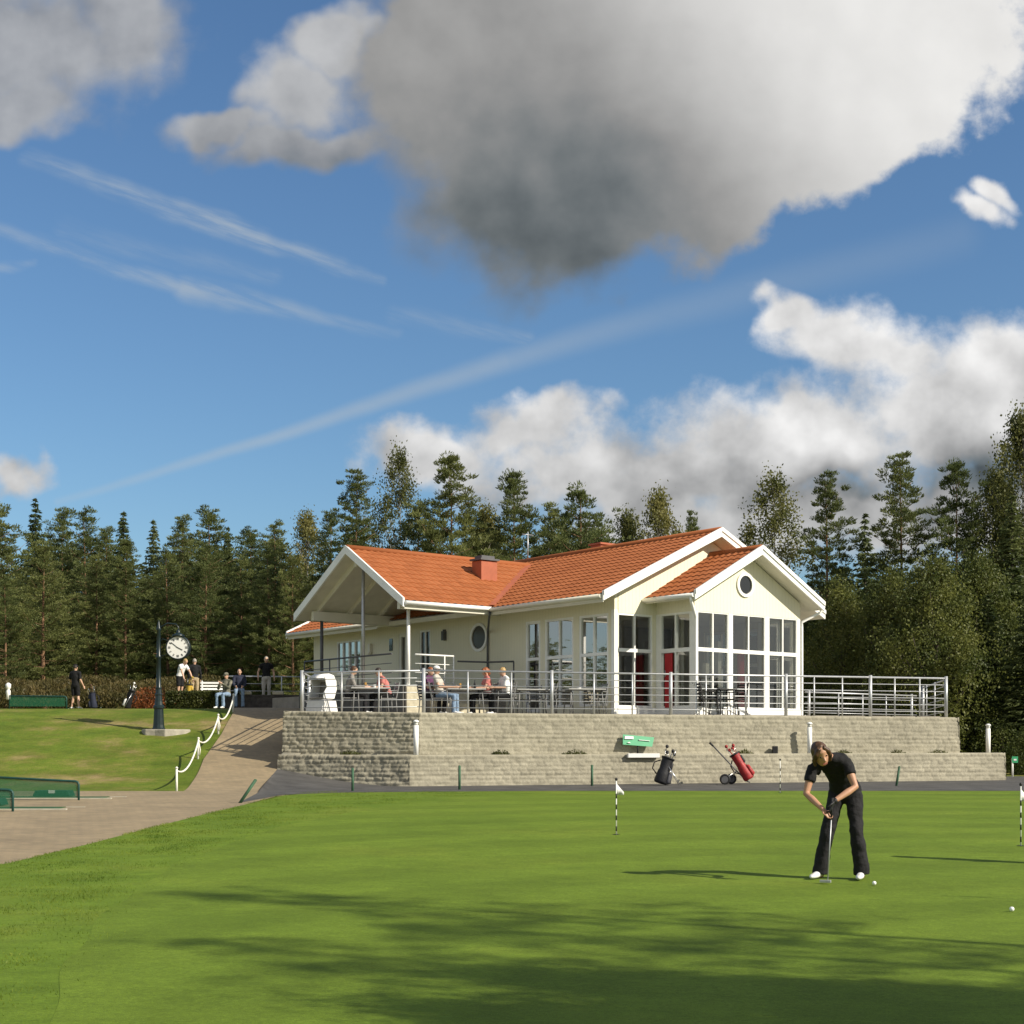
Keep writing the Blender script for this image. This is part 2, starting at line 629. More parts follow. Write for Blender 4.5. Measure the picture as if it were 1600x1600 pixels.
def grid_faces(nu, nv):
    i = np.arange(nu * nv).reshape(nu, nv)
    return np.stack([i[:-1, :-1].ravel(), i[1:, :-1].ravel(), i[1:, 1:].ravel(), i[:-1, 1:].ravel()], 1)


class MB:
    def __init__(s):
        s.v, s.f, s.sm = [], [], []

    def add(s, vs, fs, smooth=False):
        n = len(s.v)
        s.v += [tuple(q) for q in vs]
        s.f += [tuple(n + i for i in q) for q in fs]
        s.sm += [smooth] * len(fs)
        return s

    def box(s, lo, hi):
        x0, y0, z0 = lo
        x1, y1, z1 = hi
        return s.add([(x0, y0, z0), (x1, y0, z0), (x1, y1, z0), (x0, y1, z0), (x0, y0, z1), (x1, y0, z1), (x1, y1, z1), (x0, y1, z1)],
                     [(3, 2, 1, 0), (4, 5, 6, 7), (0, 1, 5, 4), (1, 2, 6, 5), (2, 3, 7, 6), (3, 0, 4, 7)])

    def bar(s, a, b, w, h, up=(0, 0, 1)):
        """rectangular bar from a to b; h along up"""
        a, b = Vector(a), Vector(b)
        d = (b - a).normalized()
        up = Vector(up)
        side = d.cross(up)
        if side.length < 1e-5:
            side = d.cross(Vector((1, 0, 0)))
        side.normalize()
        u = side.cross(d).normalized()
        vs = []
        for p in (a, b):
            for i, j in ((-1, -1), (1, -1), (1, 1), (-1, 1)):
                vs.append(p + side * (i * w / 2) + u * (j * h / 2))
        return s.add(vs, [(3, 2, 1, 0), (4, 5, 6, 7), (0, 1, 5, 4), (1, 2, 6, 5), (2, 3, 7, 6), (3, 0, 4, 7)])

    def tube(s, path, rad, n=8, caps=True, smooth=True):
        path = [Vector(p) for p in path]
        if not isinstance(rad, (list, tuple)):
            rad = [rad] * len(path)
        t0 = (path[1] - path[0]).normalized()
        ref = Vector((0, 0, 1)) if abs(t0.z) < 0.9 else Vector((1, 0, 0))
        u = t0.cross(ref).normalized()
        vs = []
        for i, p in enumerate(path):
            a = path[max(0, i - 1)]
            b = path[min(len(path) - 1, i + 1)]
            t = (b - a).normalized() if (b - a).length > 1e-9 else t0
            u = (u - t * u.dot(t)).normalized()
            w = t.cross(u)
            for k in range(n):
                an = 2 * math.pi * k / n
                vs.append(p + (u * math.cos(an) + w * math.sin(an)) * rad[i])
        fs = []
        for i in range(len(path) - 1):
            for k in range(n):
                k2 = (k + 1) % n
                fs.append((i * n + k, i * n + k2, (i + 1) * n + k2, (i + 1) * n + k))
        s.add(vs, fs, smooth)
        if caps:
            m = len(s.v) - len(vs)
            s.f.append(tuple(m + k for k in range(n))[::-1])
            s.f.append(tuple(m + (len(path) - 1) * n + k for k in range(n)))
            s.sm += [False, False]
        return s

    def loft(s, path, rx, ry, right, n=12, smooth=True):
        """elliptic sections; right = vector or list of vectors for the rx axis"""
        path = [Vector(p) for p in path]
        N = len(path)
        if not isinstance(right, list):
            right = [right] * N
        vs = []
        for i, p in enumerate(path):
            a = path[max(0, i - 1)]
            b = path[min(N - 1, i + 1)]
            t = (b - a).normalized()
            r = Vector(right[i])
            r = (r - t * r.dot(t)).normalized()
            w = t.cross(r)
            for k in range(n):
                an = 2 * math.pi * k / n
                vs.append(p + r * (math.cos(an) * rx[i]) + w * (math.sin(an) * ry[i]))
        fs = []
        for i in range(N - 1):
            for k in range(n):
                k2 = (k + 1) % n
                fs.append((i * n + k, i * n + k2, (i + 1) * n + k2, (i + 1) * n + k))
        s.add(vs, fs, smooth)
        m = len(s.v) - len(vs)
        s.f.append(tuple(m + k for k in range(n))[::-1])
        s.f.append(tuple(m + (N - 1) * n + k for k in range(n)))
        s.sm += [smooth, smooth]
        return s

    def lathe(s, c, prof, n=16, smooth=True):
        """prof = [(r, z)...] about the vertical axis through c"""
        return s.tube([(c[0], c[1], c[2] + z + i * 1e-6) for i, (r, z) in enumerate(prof)], [max(r, 1e-4) for r, z in prof], n, True, smooth)

    def ball(s, c, r, n=10, m=6):
        if not isinstance(r, (tuple, list)):
            r = (r, r, r)
        vs, fs = [], []
        for i in range(m + 1):
            th = math.pi * i / m
            for k in range(n):
                ph = 2 * math.pi * k / n
                vs.append((c[0] + r[0] * math.sin(th) * math.cos(ph), c[1] + r[1] * math.sin(th) * math.sin(ph), c[2] - r[2] * math.cos(th)))
        for i in range(m):
            for k in range(n):
                k2 = (k + 1) % n
                fs.append((i * n + k, i * n + k2, (i + 1) * n + k2, (i + 1) * n + k))
        return s.add(vs, fs, True)

    def prism(s, poly, vec):
        n = len(poly)
        vec = Vector(vec)
        vs = [Vector(p) for p in poly] + [Vector(p) + vec for p in poly]
        fs = [tuple(range(n))[::-1], tuple(range(n, 2 * n))] + [(i, (i + 1) % n, n + (i + 1) % n, n + i) for i in range(n)]
        return s.add(vs, fs)

    def build(s, name, m, parent=None, bevel=0.0, recalc=True):
        me = bpy.data.meshes.new(name)
        me.from_pydata(s.v, [], s.f)
        me.polygons.foreach_set('use_smooth', np.array(s.sm, dtype=bool))
        me.update()
        if recalc:
            bm = bmesh.new()
            bm.from_mesh(me)
            bmesh.ops.recalc_face_normals(bm, faces=bm.faces)
            bm.to_mesh(me)
            bm.free()
        o = link_mesh(name, me, m, parent)
        if bevel:
            b = o.modifiers.new('bevel', 'BEVEL')
            b.width = bevel
            b.segments = 2
            b.limit_method = 'ANGLE'
        return o


def copy_tree(o, parent=None):
    c = o.copy()
    COL.objects.link(c)
    c.parent = parent
    for ch in list(o.children):
        copy_tree(ch, c)
    return c


def vnoise(nu, nv, cu, cv, r=rng):
    """smooth value noise on an nu x nv grid with about cu x cv cells"""
    cu, cv = max(2, int(cu)), max(2, int(cv))
    g = r.random((cu + 2, cv + 2))
    u = np.linspace(0, cu, nu)
    v = np.linspace(0, cv, nv)
    iu, iv = np.floor(u).astype(int), np.floor(v).astype(int)
    iu, iv = np.minimum(iu, cu), np.minimum(iv, cv)
    fu, fv = u - iu, v - iv
    fu, fv = fu * fu * (3 - 2 * fu), fv * fv * (3 - 2 * fv)
    a = g[np.ix_(iu, iv)]; b = g[np.ix_(iu + 1, iv)]; c = g[np.ix_(iu, iv + 1)]; d = g[np.ix_(iu + 1, iv + 1)]
    fu, fv = fu[:, None], fv[None, :]
    return (a * (1 - fu) + b * fu) * (1 - fv) + (c * (1 - fu) + d * fu) * fv


# ------------------------------------------------------------------ terrain
PY = np.array([-40, 0, 8, 12, 16.7, 21.4, 27, 32, 36, 38, 43, 60, 90, 400.])
PZ = np.array([-.2, -.05, 0.0, 0.03, 0.10, 0.27, 0.42, 0.52, 0.575, 0.60, 0.655, 0.9, 1.3, 3.0])


def sstep(a, b, x):
    t = np.clip((x - a) / (b - a), 0, 1)
    return t * t * (3 - 2 * t)


_yy = np.linspace(-40, 400, 4401)
_pz = np.interp(_yy, PY, PZ)
_k = np.ones(41) / 41
_pz = np.convolve(np.pad(_pz, 20, mode='edge'), _k, mode='valid')
_hz = np.interp(_yy, [-40, 35.2, 38.6, 41, 44, 46.6, 48, 62, 100, 400], [-12, .50, .96, 1.55, 2.30, 2.84, 2.95, 3.33, 4.0, 5.0])
_k = np.ones(17) / 17
_hz = np.convolve(np.pad(_hz, 8, mode='edge'), _k, mode='valid')


def terrain(x, y):
    x = np.asarray(x, dtype=float)
    y = np.asarray(y, dtype=float)
    p = np.interp(y, _yy, _pz)
    hill = np.interp(y, _yy, _hz)
    k = 0.06
    d = np.clip((hill - p) / k, -40, 40)
    hi = p + k * np.log1p(np.exp(d))
    w = sstep(-6.9, -2.9, x)
    return hi * (1 - w) + p * w


def gz(x, y):
    return float(terrain(x, y))


def P(px, py, D):
    return Vector(((px - CX) / FPX * D, D, CAMZ + (HY - py) / FPX * D))


def hit(px, py, d0=4.0, d1=120.0):
    """where the sight line through a point of the photo meets the ground"""
    D = np.linspace(d0, d1, 8000)
    x = (px - CX) / FPX * D
    z = CAMZ + (HY - py) / FPX * D
    below = z <= terrain(x, D)
    i = int(np.argmax(below)) if below.any() else len(D) - 1
    return Vector((x[i], D[i], gz(x[i], D[i])))


def on(px, D):
    x = (px - CX) / FPX * D
    return Vector((x, D, gz(x, D)))


def sheet(name, m, rows, left, right, off, swap=False, step=0.45, label=None):
    """ground cover between two edges, draped on the terrain"""
    V, F = [], []
    n = 0
    mx = max(abs(right(r) - left(r)) for r in rows)
    nc = max(2, int(mx / step))
    A = []
    for r in rows:
        t = np.linspace(left(r), right(r), nc + 1)
        xs, ys = (np.full(nc + 1, r), t) if swap else (t, np.full(nc + 1, r))
        A.append(np.stack([xs, ys, terrain(xs, ys) + off], 1))
    V = np.concatenate(A)
    F = grid_faces(len(rows), nc + 1)
    if not swap:
        F = F[:, ::-1]
    me = np_mesh(name, V, F, True)
    o = link_mesh(name, me, m)
    o['kind'] = 'structure'
    return o


def interp_fn(pts):
    pts = sorted(pts)
    a = np.array([p[0] for p in pts])
    b = np.array([p[1] for p in pts])
    return lambda t: float(np.interp(t, a, b))


M_LAWN = grass_mat('lawn', 'lawn')
M_ROUGH = grass_mat('fringe_grass', 'rough')
M_GREEN = grass_mat('mown_green', 'green')
M_PAVER = paver_mat()
M_BLOCK = block_mat()
M_TILE = tile_mat()
M_ASPH = mat('asphalt', (0.075, 0.072, 0.068), 0.9, 0.25, 2.0, 0.6, 90)

xs = np.concatenate([np.linspace(-400, -40, 40)[:-1], np.linspace(-40, 40, 201)[:-1], np.linspace(40, 400, 40)])
ys = np.concatenate([np.linspace(-60, -2, 15)[:-1], np.linspace(-2, 70, 181)[:-1], np.linspace(70, 900, 50)])
gx, gy = np.meshgrid(xs, ys, indexing='ij')
me = np_mesh('ground', np.stack([gx.ravel(), gy.ravel(), terrain(gx, gy).ravel()], 1), grid_faces(len(xs), len(ys)), True)
link_mesh('ground', me, M_LAWN)['kind'] = 'structure'

# the brick path and the ramp beside the terrace wall
pe = [hit(*q) for q in ((0, 1356), (100, 1333), (200, 1306), (300, 1280), (370, 1263), (430, 1247), (470, 1241.5))]
path_right = interp_fn([(p.y, p.x) for p in pe] + [(2.0, -14.0), (10.0, -10.0)])
Y_LAWN = hit(200, 1238).y
Y_P1 = pe[-1].y
rows = list(np.arange(3, Y_LAWN + 0.01, (Y_LAWN - 3) / 80))
sheet('path', M_PAVER, rows, lambda r: -40.0, path_right, 0.030)
rl = [hit(*q) for q in ((287, 1238), (318, 1188), (347, 1147), (366, 1113))]
ramp_left = interp_fn([(p.y, p.x) for p in rl] + [(62, (362 - CX) / FPX * 62)])
ramp_right = interp_fn([(30.0, -4.6), (Y_LAWN, path_right(Y_LAWN)), (38.0, -6.35), (39, -6.2), (62, -6.6)])
rows = list(np.linspace(Y_LAWN, 60, 70))
sheet('ramp', M_PAVER, rows, ramp_left, ramp_right, 0.030)
# asphalt along the foot of the wall
C1, CF, CLD = Vector((-2.68, 38.0)), Vector((0.961, 0.2756)), Vector((-0.965, 0.262))
be = [hit(*q) for q in ((372, 1262), (440, 1244.5), (520, 1241), (640, 1239.5), (850, 1238), (1100, 1238), (1300, 1238), (1600, 1238))]
_a0, _a1 = hit(431, 1214), hit(368, 1260)
asph_front = interp_fn([(-6.3, _a0.y), (_a1.x, _a1.y)] + [(p.x, p.y) for p in be[1:]] + [(40, be[-1].y - 2)])
fringe_front = interp_fn([(p.x, p.y) for p in be] + [(40, be[-1].y - 2)])
def wall_y(x):
    if x < C1.x:
        t = (x - C1.x) / CLD.x
        return C1.y + CLD.y * t
    t = (x - C1.x) / CF.x
    return C1.y + CF.y * t
asph_back = lambda x: (wall_y(x) + 0.25 if x < 14.6 else 46.5)
rows = list(np.linspace(-6.3, 40, 130))
sheet('asphalt_path', M_ASPH, rows, lambda x: asph_front(x), asph_back, 0.036, swap=True)
# fringe and putting green
fr_r = lambda r: 24.0
back = interp_fn([(p.x, p.y) for p in be])
def fringe_back(x): return asph_front(x)
fx0 = lambda x: 3.0
edge_inv = interp_fn([(p.x, p.y) for p in pe] + [(-14.0, 2.0)])
rows = list(np.linspace(-13, 26, 140))
sheet('fringe', M_ROUGH, rows, lambda x: 2.5, lambda x: min(edge_inv(x), fringe_front(x)) if x < -5.0 else fringe_front(x), 0.034, swap=True)
ge = [hit(*q) for q in ((70, 1640), (80, 1590), (105, 1510), (165, 1430), (270, 1355), (430, 1297), (600, 1262), (760, 1248), (860, 1243.5))]
gpts = [(p.x, p.y) for p in ge]
gb = hit(900, 1242).y
green_left = interp_fn([(p.y, p.x) for p in ge] + [(2.8, ge[0].x)])
rows = list(np.linspace(2.8, ge[-1].y, 110))
def gl(r):
    return green_left(r) + .03 * math.sin(r * 2.3)
sheet('putting_green', M_GREEN, rows, gl, lambda r: 24.0, 0.0368)

# ------------------------------------------------------------------ materials for built things
M_CREAM = siding_mat('cream_siding', (0.78, 0.74, 0.57))
M_WHITE = mat('white_paint', (0.85, 0.845, 0.81), 0.45, 0.05, 2.0)
M_OFFW = mat('offwhite_paint', (0.70, 0.67, 0.56), 0.5, 0.05, 2.0)
M_SOFFIT = mat('soffit_boards', (0.70, 0.67, 0.57), 0.6, 0.06, 3.0)
M_STEEL = mat('galvanised', (0.50, 0.51, 0.52), 0.42, 0.08, 6.0, metal=0.55)
M_DKSTEEL = mat('dark_steel', (0.10, 0.10, 0.105), 0.5, 0.1, 5.0, metal=0.3)
M_GLASS = glass_mat('window_glass', (0.55, 0.58, 0.57), 0.9, 0.36)
M_GLASS2 = glass_mat('clear_glass', (0.90, 0.92, 0.89), 0.9, 0.09)
M_DKGLASS = mat('dark_pane', (0.012, 0.013, 0.013), 0.04, spec=0.8)
M_RED = mat('red_fabric', (0.33, 0.02, 0.025), 0.8, 0.15, 6.0)
M_FLOORW = mat('wood_floor', (0.10, 0.06, 0.03), 0.4, 0.2, 5.0)
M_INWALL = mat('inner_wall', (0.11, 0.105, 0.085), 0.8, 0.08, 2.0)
M_SLAB = mat('paving_slab', (0.27, 0.245, 0.205), 0.9, 0.15, 3.0, 0.4, 30)
M_STONE = mat('pale_stone', (0.47, 0.43, 0.32), 0.9, 0.14, 7.0, 0.5, 25)
M_BRICKRED = mat('chimney_metal', (0.36, 0.10, 0.045), 0.55, 0.10, 5.0)
M_BLACK = mat('black_rubber', (0.012, 0.012, 0.013), 0.6, 0.2, 8.0)
M_SOIL = mat('soil', (0.12, 0.085, 0.055), 0.95, 0.3, 5.0, 0.7, 20)


def set_tone(me, arr):
    at = me.attributes.new('tone', 'FLOAT', 'POINT')
    at.data.foreach_set('value', np.asarray(arr, dtype=np.float32))


def block_face(a, b, zb, zta, ztb, batter=0.05, bw=0.24, bh=0.115, res=0.034, inward=None):
    a, b = Vector(a), Vector(b)
    L = (b - a).length
    d = (b - a) / L
    nrm = Vector((d.y, -d.x, 0))
    zt = max(zta, ztb)
    H = zt - zb
    nu, nv = int(L / res) + 1, int(H / 0.03) + 1
    u = np.linspace(0, L, nu)
    vv = np.linspace(0, H, nv)
    U, V = np.meshgrid(u, vv, indexing='ij')
    fromtop = H - V
    row = np.floor(fromtop / bh).astype(int)
    fr = fromtop / bh - row
    uu = U / bw + 0.5 * (row % 2) + 0.13 * ((row * 7) % 5)
    colm = np.floor(uu).astype(int)
    fc = uu - colm
    rt = rng.random((row.max() + 2, colm.max() + 3))
    tone = rt[row, colm + 1]
    ro = rng.random((row.max() + 2, colm.max() + 3))[row, colm + 1]
    ew = np.minimum(np.minimum(fc, 1 - fc) * bw, np.minimum(fr, 1 - fr) * bh)
    edge = np.clip(ew / 0.022, 0, 1)
    rough = vnoise(nu, nv, L / 0.16, H / 0.10) * 0.6 + vnoise(nu, nv, L / 0.07, H / 0.06) * 0.4
    rough = rough * (inward or 1.0)
    disp = edge * (0.006 + 0.016 * ro) + (0.4 + 0.6 * edge) * 0.026 * rough
    ztl = zta + (ztb - zta) * (U / L)
    Z = zb + V * (ztl - zb) / H
    back = V * batter
    Xp = a.x + d.x * U + nrm.x * (disp - back)
    Yp = a.y + d.y * U + nrm.y * (disp - back)
    # cap course going inwards
    VV = np.stack([Xp, Yp, Z], 2)
    cap = VV[:, -1:, :].copy()
    cap[:, :, 0] -= nrm.x * 0.5
    cap[:, :, 1] -= nrm.y * 0.5
    VV = np.concatenate([VV, cap], 1)
    tone = np.concatenate([tone, tone[:, -1:]], 1)
    return VV.reshape(-1, 3), grid_faces(nu, nv + 1), tone.ravel()


def block_wall(name, faces, label):
    Vs, Fs, Ts, n = [], [], [], 0
    for f in faces:
        V, F, T = block_face(*f)
        Vs.append(V); Fs.append(F + n); Ts.append(T)
        n += len(V)
    me = np_mesh(name, np.concatenate(Vs), np.concatenate(Fs))
    set_tone(me, np.concatenate(Ts))
    return tag(link_mesh(name, me, M_BLOCK), label, 'wall')


LL = C1 + CLD * 3.755
LR = C1 + CF * 18.0
C2 = Vector((-2.46, 38.5))
UL = C2 + CLD * 3.92
UR = C2 + CF * 16.36
v3 = lambda p, z=0.0: Vector((p[0], p[1], z))
ZL = 1.455
ZT = 2.58
LB = Vector((-6.40, 45.5))
block_wall('retaining_wall', [(v3(LB), v3(LL), 0.2, ZL + 0.9, ZL), (v3(LL), v3(C1), 0.2, ZL + 0.01, ZL, .05, .24, .115, .034, 2.2), (v3(C1), v3(LR), 0.2, ZL, ZL + 0.05),
                             (v3(LR), v3(LR) + Vector((1.2, 5.0, 0)), 0.2, ZL + 0.05, ZL)],
           'low grey split-block retaining wall standing on the asphalt, lower tier of the terrace')
UB = Vector((-6.42, 47.0))
URB = UR + Vector((0.9, 6.0))
block_wall('retaining_wall', [(v3(UB), v3(UL), 1.2, ZT + 0.06, ZT + 0.06), (v3(UL), v3(C2), 1.2, ZT + 0.07, ZT, .05, .24, .115, .034, 2.2), (v3(C2), v3(UR), 1.2, ZT, ZT - 0.03),
                             (v3(UR), v3(URB), 1.2, ZT - 0.03, ZT)],
           'taller grey split-block retaining wall set back above the ledge, carrying the terrace railing')
# planted ledge between the two tiers
mb = MB()
inn = lambda p, q, o: None
led = [v3(LL, ZL - 0.02) + Vector((0.05, 0.1, 0)), v3(C1, ZL - 0.02) + Vector((0.0, 0.12, 0)), v3(LR, ZL - 0.02) + Vector((-0.1, 0.1, 0)), Vector((15.6, 48, ZL - 0.02)), Vector((-6.2, 48, ZL - 0.02))]
mb.prism([p - Vector((0, 0, 0.5)) for p in led], (0, 0, 0.5))
o = mb.build('ledge', M_SOIL)
o['kind'] = 'structure'
mb = MB()
ter = [v3(UL, ZT) + Vector((0.15, 0.3, 0)), v3(C2, ZT) + Vector((0.05, 0.3, 0)), v3(UR, ZT) + Vector((-0.3, 0.25, 0)), v3(URB, ZT) + Vector((-0.25, 0, 0)), Vector((13.6, 56, ZT)), Vector((-6.2, 52, ZT))]
mb.prism([p - Vector((0, 0, 0.4)) for p in ter], (0, 0, 0.404))
o = mb.build('terrace', M_SLAB)
o['kind'] = 'structure'

# ------------------------------------------------------------------ the clubhouse (local x along its front, y along its length)
ANG = R(38.2)
HA = Vector((2.925, 41.5, 0))
E1 = Vector((math.cos(ANG), math.sin(ANG), 0))
E2 = Vector((-math.sin(ANG), math.cos(ANG), 0))
def HW(x, y, z=0.0):
    return HA + E1 * x + E2 * y + Vector((0, 0, z))
house = empty('clubhouse', HA, ANG, 'cream clubhouse with orange tiled roofs, glazed front bay and open porch, standing on the terrace', 'clubhouse')


def wall_strip(mb, fixed, axis, a0, a1, z0, z1, openings, t0, t1):
    """wall along an axis with rectangular openings (a0, a1, z0, z1)"""
    cuts = sorted({a0, a1, *[q[0] for q in openings], *[q[1] for q in openings]})
    for p, q in zip(cuts[:-1], cuts[1:]):
        holes = sorted([(o_[2], o_[3]) for o_ in openings if o_[0] <= p + 1e-6 and o_[1] >= q - 1e-6])
        z = z0
        for h0, h1 in holes + [(z1, z1)]:
            if h0 - z > 1e-4:
                if axis == 'x':
                    mb.box((p, t0, z), (q, t1, h0))
                else:
                    mb.box((t0, p, z), (t1, q, h0))
            z = h1


def window(o, d, w, z0, z1, cols=2, trans=None, fw=0.07, mw=0.045, dep=0.10, m=None, gm=None, name='window', rail=0.09, out=0.02):
    """o: local start of the opening, d: unit direction along the wall; the outward side is d rotated -90 deg"""
    d = Vector((d[0], d[1], 0))
    n = Vector((d.y, -d.x, 0))
    o = Vector((o[0], o[1], 0)) + n * out
    mb = MB()
    def bar(a0, b0, a1, b1):
        q = [o + d * a + Vector((0, 0, z)) for a, z in ((a0, b0), (a1, b0), (a1, b1), (a0, b1))]
        mb.prism(q, n * -dep)
    bar(0, z0, fw, z1); bar(w - fw, z0, w, z1)
    bar(fw, z0, w - fw, z0 + fw); bar(fw, z1 - fw, w - fw, z1)
    zs = [z0 + fw, z1 - fw]
    if trans:
        bar(fw, trans - rail / 2, w - fw, trans + rail / 2)
        zs = [z0 + fw, trans - rail / 2, trans + rail / 2, z1 - fw]
    for c in range(1, cols):
        a = w * c / cols
        for i in range(0, len(zs), 2):
            bar(a - mw / 2, zs[i], a + mw / 2, zs[i + 1])
    f = mb.build(name, m or M_WHITE, house)
    g = MB()
    p = o - n * (dep * 0.5)
    for c in range(cols):
        l = fw if c == 0 else w * c / cols + mw / 2
        r_ = w - fw if c == cols - 1 else w * (c + 1) / cols - mw / 2
        for i in range(0, len(zs), 2):
            g.add([p + d * l + Vector((0, 0, zs[i])), p + d * r_ + Vector((0, 0, zs[i])), p + d * r_ + Vector((0, 0, zs[i + 1])), p + d * l + Vector((0, 0, zs[i + 1]))], [(0, 1, 2, 3)])
    go = g.build('pane', gm or M_GLASS, f, 0, False)
    return f


ZF = 2.72                 # front room floor
ZW0, ZW1 = 2.86, 5.52     # front glazing
ZTR = 4.46
ZP = 3.5                  # porch floor
HWID, HLEN = 7.70, 16.8
RX, RZ, EX, EZ = 3.853, 8.15, -0.86, 5.94
SL = (RZ - EZ) / (RX - EX)
GO = 0.5                  # roof overhang at the gables
# --- walls
mb = MB()
ops = [(0.26, 1.54, ZW0, ZW1), (1.80, 3.12, ZW0, ZW1), (3.34, 4.06, ZF + 0.02, ZW1), (9.16, 9.78, ZP, 5.62), (10.55, 11.05, ZP, 5.6), (13.5, 15.15, 4.35, 5.55)]
wall_strip(mb, 0, 'y', 0.0, HLEN, 2.3, 6.08, ops, 0.0, 0.16)
wall_strip(mb, 0, 'y', 0.0, HLEN, 2.3, 6.08, [(0.6, 2.0, ZW0, ZW1), (2.4, 3.8, ZW0, ZW1)], HWID - 0.16, HWID)
fo = [(0.12, 1.50, ZW0 - 0.06, ZW1), (1.64, 6.17, ZF, 5.60), (6.30, 7.58, ZW0, ZW1)]
wall_strip(mb, 0, 'x', 0.16, HWID - 0.16, 2.3, 6.08, fo, 0.0, 0.16)
zr = lambda x: EZ + (min(x, 2 * RX - x) - EX) * SL - 0.22
for (yy, tt) in ((0.002, 0.15), (HLEN - 0.16, 0.158)):
    mb.prism([(0, yy, 6.08), (HWID, yy, 6.08), (HWID, yy, zr(HWID) + .02), (RX, yy, zr(RX)), (0, yy, zr(0) + .02)], (0, tt, 0))
mb.box((0.16, HLEN - 0.16, 2.3), (HWID - 0.16, HLEN - 0.002, 6.08))
walls = mb.build('wall', M_CREAM, house)
# bay walls: corner posts, lintel and gable
BX0, BX1, BY = 1.64, 6.17, -1.57
BRX, BRZ, BEZ, BOV = 3.905, 7.45, 5.97, 0.47
bsl = (BRZ - BEZ) / (BRX - BX0 + BOV)
bz = lambda x: BEZ + (min(x, 2 * BRX - x) - (BX0 - BOV)) * bsl - 0.2
mb = MB()
mb.prism([(BX0, BY, 5.54), (BX1, BY, 5.54), (BX1, BY, bz(BX1)), (BRX, BY, bz(BRX)), (BX0, BY, bz(BX0))], (0, 0.14, 0))
mb.box((BX0, BY + 0.14, 5.54), (BX0 + 0.14, -0.002, bz(BX0) - 0.02))
mb.box((BX1 - 0.14, BY + 0.14, 5.54), (BX1, -0.002, bz(BX1) - 0.02))
mb.build('bay_wall', M_CREAM, house)
mb = MB()
for (x0, x1) in ((BX0, BX0 + 0.13), (BX0 + 1.40, BX0 + 1.56), (BX0 + 2.97, BX0 + 3.13), (BX1 - 0.14, BX1)):
    mb.box((x0, BY - 0.003, ZF - 0.1), (x1, BY + 0.137, 5.538))
mb.box((BX0, -0.16, ZF - 0.1), (BX0 + 0.137, -0.003, 5.538))
mb.box((BX1 - 0.137, -0.16, ZF - 0.1), (BX1, -0.003, 5.538))
mb.box((-0.012, -0.012, 2.5), (0.118, 0.118, 5.6))
mb.box((BX0 - 0.02, BY - 0.03, 2.5), (BX1 + 0.02, BY + 0.12, ZF + 0.08))
mb.box((BX0 - 0.02, BY + 0.12, 2.5), (BX0 + 0.12, -0.004, ZF + 0.08))
mb.box((BX1 - 0.12, BY + 0.12, 2.5), (BX1 + 0.02, -0.004, ZF + 0.08))
mb.box((0.12, -0.03, 2.5), (1.60, -0.004, ZF + 0.09))
mb.build('bay_frame', M_WHITE, house)
# glazing
for (a, w) in ((BX0 + 0.13, 1.27), (BX0 + 1.56, 1.41), (BX0 + 3.13, 1.26)):
    window((a, BY + 0.03), (1, 0), w, ZF + 0.08, 5.54, 2, ZTR, 0.03, 0.045, gm=M_GLASS2, rail=0.11)
window((BX0 + 0.02, -0.16), (0, -1), 1.27, ZF + 0.08, 5.54, 2, ZTR, 0.06, 0.05, gm=M_GLASS2, rail=0.12)
window((BX1 - 0.02, BY + 0.14), (0, 1), 1.27, ZF + 0.08, 5.54, 2, ZTR, 0.06, 0.05, gm=M_GLASS2, rail=0.12)
window((0.12, 0.03), (1, 0), 1.38, ZF + 0.09, 5.52, 2, ZTR, 0.06, 0.05, gm=M_GLASS2, rail=0.10)
window((6.30, 0.03), (1, 0), 1.28, ZW0, 5.52, 2, ZTR, 0.06, 0.05, gm=M_GLASS2)
window((0.03, 1.54), (0, -1), 1.28, ZW0, ZW1, 2, ZTR - 0.1, 0.07, 0.05)
window((0.03, 3.12), (0, -1), 1.32, ZW0, ZW1, 2, ZTR - 0.1, 0.07, 0.05)
window((0.03, 4.06), (0, -1), 0.72, ZF + 0.02, ZW1, 1, ZTR - 0.1, 0.09, 0.05, name='door')
window((0.03, 9.78), (0, -1), 0.62, ZP, 5.62, 2, None, 0.06, 0.06, gm=M_DKGLASS, name='door')
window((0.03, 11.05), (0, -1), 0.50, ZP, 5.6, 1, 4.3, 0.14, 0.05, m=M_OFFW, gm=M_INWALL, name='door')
window((0.03, 15.15), (0, -1), 1.65, 4.35, 5.55, 4, None, 0.06, 0.06)
for (y0, w) in ((0.6, 1.4), (2.4, 1.4)):
    window((HWID - 0.03, y0), (0, 1), w, ZW0, ZW1, 2, ZTR - 0.1, 0.07, 0.05)
# small wall openings, lamp and round windows
def round_window(c, nrm, r):
    """ring frame + pane in a wall whose outward normal is nrm (local)"""
    n = Vector(nrm)
    s = n.cross(Vector((0, 0, 1)))
    c = Vector(c)
    mb = MB()
    N = 32
    vs = []
    for rad, off in ((r + 0.09, 0.005), (r + 0.09, 0.05), (r, 0.05), (r, 0.0)):
        for k in range(N):
            a = 2 * math.pi * k / N
            vs.append(c + s * (math.cos(a) * rad) + Vector((0, 0, math.sin(a) * rad)) + n * off)
    fs = []
    for j in range(3):
        for k in range(N):
            k2 = (k + 1) % N
            fs.append((j * N + k, j * N + k2, (j + 1) * N + k2, (j + 1) * N + k))
    mb.add(vs, fs, False)
    f = mb.build('round_window', M_WHITE, house)
    g = MB()
    g.add([c + s * (math.cos(2 * math.pi * k / N) * r) + Vector((0, 0, math.sin(2 * math.pi * k / N) * r)) + n * 0.008 for k in range(N)], [tuple(range(N))])
    g.build('pane', M_DKGLASS if r < .3 else mat('brown_pane', (0.055, 0.05, 0.038), 0.15), f)
